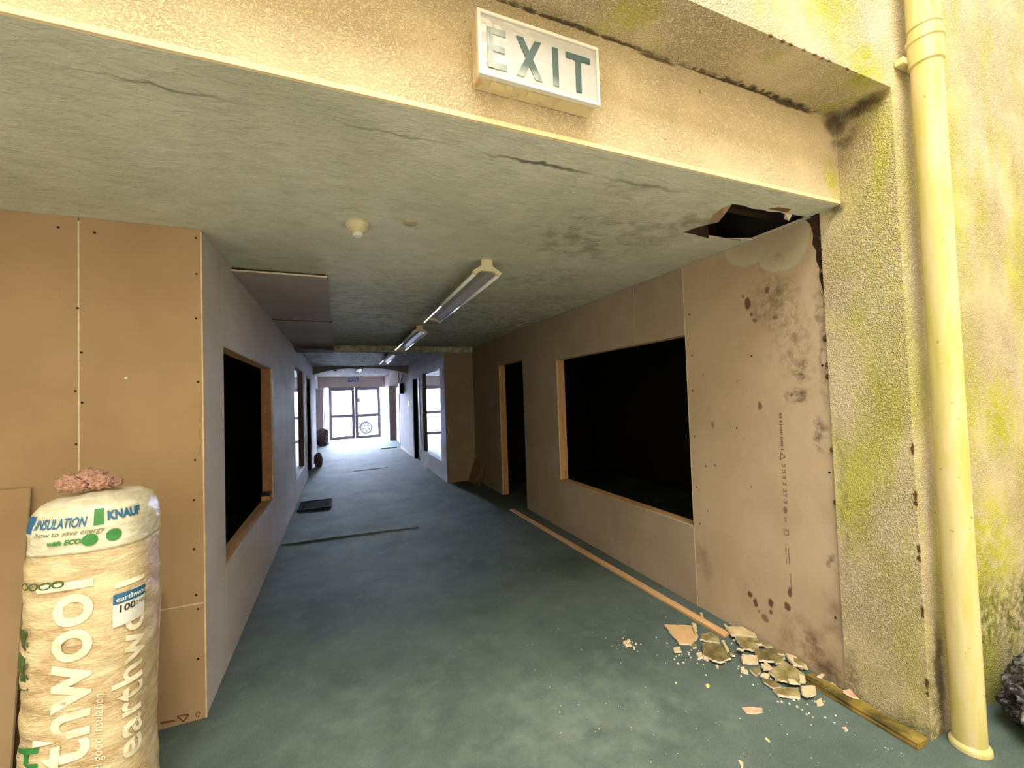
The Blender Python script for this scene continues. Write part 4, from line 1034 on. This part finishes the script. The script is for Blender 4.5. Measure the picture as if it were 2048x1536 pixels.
while z < 0.485:
    k = rr_.uniform(0.003, 0.009); dash(1.648, z, 0.005, k); z += k+0.002
m.build('faded_print', pr, wr)
letters_on(text_mesh('CE', 0.045, 0.0006), lambda x, y: Vector((XR-0.0006, 1.644+y, 0.700+x*0.75)), 'faded_print', pr, wr, 0.5)

# ---- fallen plasterboard under the hole
FR = {
'A': [(1.944, 2.234), (2.102, 2.158), (2.067, 2.088), (2.052, 2.052), (1.943, 2.001), (1.887, 2.044)],
'B': [(2.074, 2.052), (2.153, 2.036), (2.145, 1.986), (2.112, 1.944), (2.046, 1.992), (2.028, 2.018)],
'C': [(1.999, 1.974), (2.067, 1.958), (2.099, 1.916), (2.031, 1.796), (1.946, 1.789), (1.921, 1.826), (1.913, 1.887)],
'D': [(2.245, 2.009), (2.34, 1.967), (2.342, 1.88), (2.325, 1.859), (2.21, 1.946)],
'E': [(2.209, 1.918), (2.286, 1.881), (2.326, 1.848), (2.228, 1.779), (2.172, 1.815), (2.167, 1.845)],
'F': [(2.195, 1.776), (2.271, 1.767), (2.325, 1.742), (2.294, 1.663), (2.221, 1.647), (2.136, 1.704)],
'G': [(2.087, 1.779), (2.147, 1.772), (2.175, 1.748), (2.139, 1.709), (2.061, 1.746)],
'H': [(2.102, 1.622), (2.249, 1.637), (2.251, 1.57), (2.244, 1.524), (2.161, 1.492), (2.088, 1.563)],
'I': [(2.048, 1.62), (2.066, 1.596), (2.077, 1.532), (2.023, 1.54), (2.019, 1.585)],
'J': [(2.011, 1.531), (2.087, 1.515), (2.134, 1.484), (2.077, 1.438), (2.025, 1.473), (1.998, 1.499)],
'K': [(2.322, 1.684), (2.343, 1.652), (2.333, 1.57), (2.291, 1.568), (2.289, 1.634)],
'L': [(2.045, 1.692), (2.112, 1.685), (2.078, 1.652), (2.034, 1.642)],
'M': [(2.141, 1.48), (2.215, 1.453), (2.168, 1.419), (2.099, 1.418), (2.094, 1.44)],
'N': [(1.774, 1.522), (1.827, 1.502), (1.859, 1.476), (1.838, 1.459), (1.787, 1.471), (1.763, 1.489)],
'O': [(1.504, 1.322), (1.514, 1.316), (1.514, 1.303), (1.491, 1.287), (1.483, 1.291)],
'P': [(2.28, 1.364), (2.326, 1.355), (2.287, 1.292), (2.267, 1.318), (2.267, 1.353)],
'Q': [(2.273, 1.48), (2.319, 1.484), (2.326, 1.473), (2.284, 1.463)],
'R': [(2.327, 1.456), (2.344, 1.448), (2.335, 1.42), (2.318, 1.424)],
'S': [(2.127, 1.398), (2.172, 1.397), (2.145, 1.371), (2.108, 1.379)],
'T': [(2.074, 1.252), (2.094, 1.245), (2.081, 1.229), (2.06, 1.23)],
'U': [(2.295, 2.08), (2.307, 2.074), (2.287, 2.026), (2.261, 2.021)],
'V': [(2.28, 2.262), (2.301, 2.259), (2.254, 2.197), (2.243, 2.2)],
'W': [(1.818, 2.022), (1.868, 2.017), (1.839, 1.973), (1.792, 1.981)],
'X': [(1.597, 2.212), (1.646, 2.215), (1.624, 2.164), (1.584, 2.169)],
'Y': [(1.902, 1.928), (1.942, 1.921), (1.915, 1.882), (1.881, 1.889)],
'Z': [(2.026, 1.734), (2.051, 1.727), (2.037, 1.712), (2.014, 1.719)],
'a': [(2.304, 1.829), (2.333, 1.805), (2.338, 1.769), (2.303, 1.776), (2.295, 1.809)],
'b': [(2.322, 1.729), (2.341, 1.71), (2.327, 1.685), (2.302, 1.703)],
'c': [(2.321, 1.636), (2.342, 1.601), (2.306, 1.569), (2.271, 1.593)],
'd': [(2.127, 1.686), (2.165, 1.663), (2.152, 1.633), (2.093, 1.645)],
'e': [(2.226, 1.681), (2.255, 1.651), (2.235, 1.627), (2.186, 1.642)],
'f': [(2.205, 1.53), (2.22, 1.508), (2.184, 1.481), (2.157, 1.494)],
'g': [(2.102, 1.925), (2.119, 1.921), (2.065, 1.838), (2.044, 1.835)],
'h': [(2.102, 2.158), (2.122, 2.141), (2.077, 2.083), (2.04, 2.068)],
'i': [(2.334, 1.604), (2.342, 1.586), (2.327, 1.559), (2.31, 1.567)],
'j': [(2.12, 1.533), (2.149, 1.512), (2.14, 1.488), (2.1, 1.506)]}
def fragmat(name, c1, c2):
    t = NT(name); n_ = t.noise(14, 4, 0.6)
    return t.done(t.mix(t.rng(n_, 0.38, 0.62), c1, c2), 0.9, t.bump(t.noise(60, 3), 0.4, 0.006), 0.2)
FM = {'tan': fragmat('fragment_tan', lin(206, 164, 122), lin(190, 160, 110)), 'olive': fragmat('fragment_olive', lin(112, 100, 58), lin(158, 146, 100)),
      'dark': fragmat('fragment_dark', lin(92, 80, 48), lin(128, 114, 74)), 'pale': fragmat('fragment_pale', lin(206, 186, 146), lin(186, 164, 122)), 'pink': fragmat('fragment_pink', lin(214, 168, 140), lin(196, 150, 122))}
def frag_label(c, x, y):
    c = {'pale': 'pale cream', 'olive': 'olive stained', 'dark': 'dark mouldy', 'tan': 'tan', 'pink': 'pinkish'}[c]
    if x < 2.04: p = 'on the carpet left of the debris pile'
    elif x > 2.29: p = 'in the debris pile touching the mouldy board'
    elif y > 1.72: p = 'at the far end of the debris pile'
    elif y > 1.58: p = 'in the middle of the debris pile'
    else: p = 'at the near end of the debris pile'
    return 'small '+c+' plaster piece '+p
FL = {  # key: colour, base height, thickness, tilt x, tilt y, label
'A': ('tan', 0.000, 0.012, 0.03, 0.02, 'largest tan pointed plasterboard piece lying farthest left of the debris'),
'B': ('olive', 0.000, 0.014, 0.06, 0.02, 'olive plasterboard piece tucked between the tan pointed one and the batten'),
'C': ('dark', 0.004, 0.013, -0.05, 0.03, 'dark olive plasterboard slab with a white broken edge beside the tan piece'),
'D': ('pale', 0.022, 0.016, 0.03, -0.04, 'pale slab on top of the debris resting on the batten against the wall'),
'E': ('olive', 0.010, 0.016, 0.08, 0.06, 'chunky olive piece under the pale slab at the batten end'),
'F': ('dark', 0.014, 0.013, -0.05, 0.05, 'broad dark slab in the middle of the debris pile'),
'G': ('pale', 0.003, 0.020, 0.02, 0.03, 'cream coloured blocky piece on the near left of the debris pile'),
'H': ('olive', 0.016, 0.013, 0.05, -0.03, 'wide olive slab on the near half of the debris pile'),
'I': ('dark', 0.003, 0.012, 0.02, 0.06, 'narrow dark sliver at the left edge of the debris pile'),
'J': ('olive', 0.002, 0.015, -0.03, 0.03, 'olive slab at the nearest end of the debris pile'),
'K': ('pale', 0.012, 0.014, 0.1, -0.1, 'pale strip propped against the mouldy board'),
'L': ('olive', 0.001, 0.016, 0.08, 0.05, 'small wedge shaped chunk below the cream blocky piece'),
'M': ('pale', 0.010, 0.015, 0.05, 0.08, 'crumbling pale chunk at the near right tip of the debris pile'),
'N': ('pink', 0.000, 0.006, 0.0, 0.0, 'flat pinkish paper scrap lying alone on the carpet'),
'O': ('pale', 0.000, 0.006, 0.0, 0.05, 'small pale shard alone at the bottom edge of the floor'),
'P': ('pink', 0.031, 0.006, 0.0, 0.05, 'pinkish shard lying on the mossy timber strip by the column'),
'Q': ('pale', 0.031, 0.008, 0.0, 0.0, 'white chip lying on the far end of the mossy timber strip'), 'R': ('pale', 0.0, 0.008, 0, 0, 'white chip at the foot of the mouldy board beside the column'), 'S': ('pale', 0.0, 0.010, 0.05, 0, 'white crumbling chip just past the near end of the debris pile'), 'T': ('pink', 0.0, 0.005, 0, 0, 'pinkish chip alone on the carpet in front of the mossy strip'),
'U': ('pale', 0.0, 0.012, 0.1, 0, 'white chip between the batten and the wall at the far end of the debris'), 'V': ('pale', 0.0, 0.008, 0, 0, 'white flakes lying across the pale timber batten'), 'W': ('pale', 0.0, 0.010, 0, 0.1, 'white crumbled chip below the tan pointed plasterboard piece'), 'X': ('pale', 0.0, 0.007, 0, 0, 'white crumbled chip alone on the carpet left of all the debris'), 'Y': ('pale', 0.0, 0.012, 0, 0, None),
'Z': ('pale', 0.0, 0.008, 0, 0, 'flat white chip left of the debris pile near the cream block'), 'a': ('olive', 0.012, 0.012, 0.1, 0, None), 'b': ('olive', 0.01, 0.012, 0, 0.1, None), 'c': ('olive', 0.022, 0.012, 0.1, 0.05, None), 'd': ('pale', 0.012, 0.014, 0, 0.1, None),
'e': ('olive', 0.028, 0.012, 0.05, 0, None), 'f': ('pale', 0.026, 0.012, 0.1, 0, None), 'g': ('pale', 0.022, 0.012, 0.1, 0.1, 'long white broken edge along the dark olive slab'), 'h': ('pale', 0.018, 0.01, 0.1, 0.1, 'pale curled strip along the edge of the tan pointed piece'), 'i': ('pale', 0.01, 0.012, 0.1, 0, None), 'j': ('pale', 0.026, 0.012, 0, 0.1, None)}
rr_ = random.Random(5)
for k, poly in FR.items():
    colr, zb_, th, tx, ty, lab = FL[k]
    cx = sum(p[0] for p in poly)/len(poly); cy = sum(p[1] for p in poly)/len(poly)
    if sum(poly[i-1][0]*poly[i][1]-poly[i][0]*poly[i-1][1] for i in range(len(poly))) < 0: poly = poly[::-1]
    out = []
    for i in range(len(poly)):                        # ragged outline
        a, b = Vector(poly[i]), Vector(poly[(i+1) % len(poly)])
        out.append(a)
        L = (b-a).length; ns = int(L/0.022)
        for j in range(1, ns+1):
            u = j/(ns+1); d = (b-a).normalized(); out.append(a.lerp(b, u)+Vector((-d.y, d.x))*rr_.uniform(-0.004, 0.003)+d*rr_.uniform(-0.003, 0.003))
    pl = [(p.x-cx, p.y-cy) for p in out]
    vs = []
    for lev, ins in ((0, 0.0), (th*0.75, 0.001), (th, 0.004)):
        for x, y in pl:
            r_ = max(1e-4, math.hypot(x, y)); kk = 1-ins/r_ + rr_.uniform(-0.02, 0.02)
            vs.append((x*kk, y*kk, lev+rr_.uniform(-0.0006, 0.0006)))
    n = len(pl); fs = [list(range(n))[::-1]]; mi = [0]
    for l in range(2):
        for i in range(n): fs.append([l*n+i, l*n+(i+1) % n, (l+1)*n+(i+1) % n, (l+1)*n+i]); mi.append(1 if l == 0 else 0)
    fs.append([2*n+i for i in range(n)]); mi.append(0)
    o = mesh_obj('plasterboard_fragment', vs, fs, [FM[colr], M['gypsum']], None, False, mi)
    R3 = Matrix.Rotation(tx, 3, 'X') @ Matrix.Rotation(ty, 3, 'Y')
    zmin = min((R3 @ Vector(v)).z for v in vs)
    o.location = (cx, cy, zb_-zmin+0.0005); o.rotation_euler = R3.to_euler()
    tag(o, lab or frag_label(colr, cx, cy), 'plaster fragment', 'fallen plasterboard debris')
rr_ = random.Random(33)
for k in range(16):
    if k < 12: cx, cy, zb_ = rr_.uniform(2.06, 2.30), rr_.uniform(1.44, 1.86), rr_.choice((0.004, 0.018, 0.03))
    else: cx, cy, zb_ = rr_.uniform(1.9, 2.1), rr_.uniform(1.62, 2.0), 0.0
    if cx > 2.2 and cy < 1.56: cy += 0.12
    n = rr_.choice((4, 5, 6)); r0 = rr_.uniform(0.012, 0.03); th = rr_.uniform(0.008, 0.013)
    pl = [(r0*rr_.uniform(0.7, 1.3)*math.cos(6.283*i/n), r0*rr_.uniform(0.5, 1.0)*math.sin(6.283*i/n)) for i in range(n)]
    vs = [(x, y, 0) for x, y in pl]+[(x*0.9, y*0.9, th+rr_.uniform(-0.002, 0.002)) for x, y in pl]
    colr = rr_.choice(('olive', 'pale', 'pale', 'dark'))
    o = mesh_obj('plasterboard_fragment', vs, [list(range(n))[::-1], [n+i for i in range(n)]]+[[i, (i+1) % n, n+(i+1) % n, n+i] for i in range(n)], [FM[colr], M['gypsum']], None, False, [0, 0]+[1]*n)
    o.location = (cx, cy, zb_+0.0015); o.rotation_euler = (rr_.uniform(-0.1, 0.1), rr_.uniform(-0.1, 0.1), rr_.uniform(0, 6.28))
    if zb_ == 0.0: o.rotation_euler = (0, 0, rr_.uniform(0, 6.28))
    tag(o, frag_label(colr, cx, cy), 'plaster fragment', 'fallen plasterboard debris')
lf = simple('dry_leaf', lin(220, 204, 132), 0.8)
for lab, poly in (('yellow dry leaf on the carpet nearest the bottom edge', [(1.706, 1.353), (1.718, 1.353), (1.716, 1.333), (1.705, 1.33)]),
                  ('rounded yellow leaf alone on the carpet left of the debris pile', [(1.748, 1.715), (1.766, 1.717), (1.763, 1.7), (1.745, 1.691), (1.738, 1.699)]),
                  ('tiny pale leaf on the carpet farthest from the debris pile', [(1.617, 1.797), (1.629, 1.795), (1.621, 1.784), (1.61, 1.784)])):
    cx = sum(p[0] for p in poly)/len(poly); cy = sum(p[1] for p in poly)/len(poly)
    n = len(poly)
    v = [(x-cx, y-cy, 0.0006) for x, y in poly] + [((x-cx)*0.9, (y-cy)*0.9, 0.0035+0.001*(i % 2)) for i, (x, y) in enumerate(poly)] + [(0, 0, 0.0025)]
    o = mesh_obj('dry_leaf', v, [list(range(n))[::-1]]+[[i, (i+1) % n, n+(i+1) % n, n+i] for i in range(n)]+[[n+i, n+(i+1) % n, 2*n] for i in range(n)], lf)
    o.location = (cx, cy, 0); tag(o, lab, 'leaf')
# crumbs nobody could count
m = MB(); rr_ = random.Random(9)
def crumb(x, y, r_, z=0.0):
    a0 = rr_.uniform(0, 6.28); b = [(x+r_*rr_.uniform(0.6, 1.2)*math.cos(a0+k*1.57), y+r_*rr_.uniform(0.6, 1.2)*math.sin(a0+k*1.57), z+0.0004) for k in range(4)]
    t_ = [(x+(p[0]-x)*0.6, y+(p[1]-y)*0.6, z+r_*rr_.uniform(0.5, 0.9)) for p in b]
    m.add(b+t_, [(3,2,1,0),(4,5,6,7),(0,1,5,4),(1,2,6,5),(2,3,7,6),(3,0,4,7)])
for k in range(150):
    cx, cy, sx_, sy_ = rr_.choice(((2.1, 1.6, 0.12, 0.16), (2.0, 2.0, 0.12, 0.12), (2.1, 1.4, 0.1, 0.08), (1.85, 1.95, 0.06, 0.06), (1.62, 2.18, 0.04, 0.04)))
    x, y = rr_.gauss(cx, sx_), rr_.gauss(cy, sy_)
    if x < 2.33 and not (2.2 < x < 2.32 and y < 1.54) and not (1.87 < x < 2.12 and 1.99 < y < 2.25): crumb(x, y, rr_.uniform(0.0025, 0.008))
for k in range(120):
    x, y = rr_.uniform(0.9, 2.18), rr_.uniform(0.9, 2.6)
    if not (1.87 < x < 2.12 and 1.99 < y < 2.25): crumb(x, y, rr_.uniform(0.0015, 0.004))
tag(m.build('plaster_crumbs', M['gypsum']), 'tiny pale plaster crumbs scattered over the carpet near the debris', 'crumbs', kind='stuff')
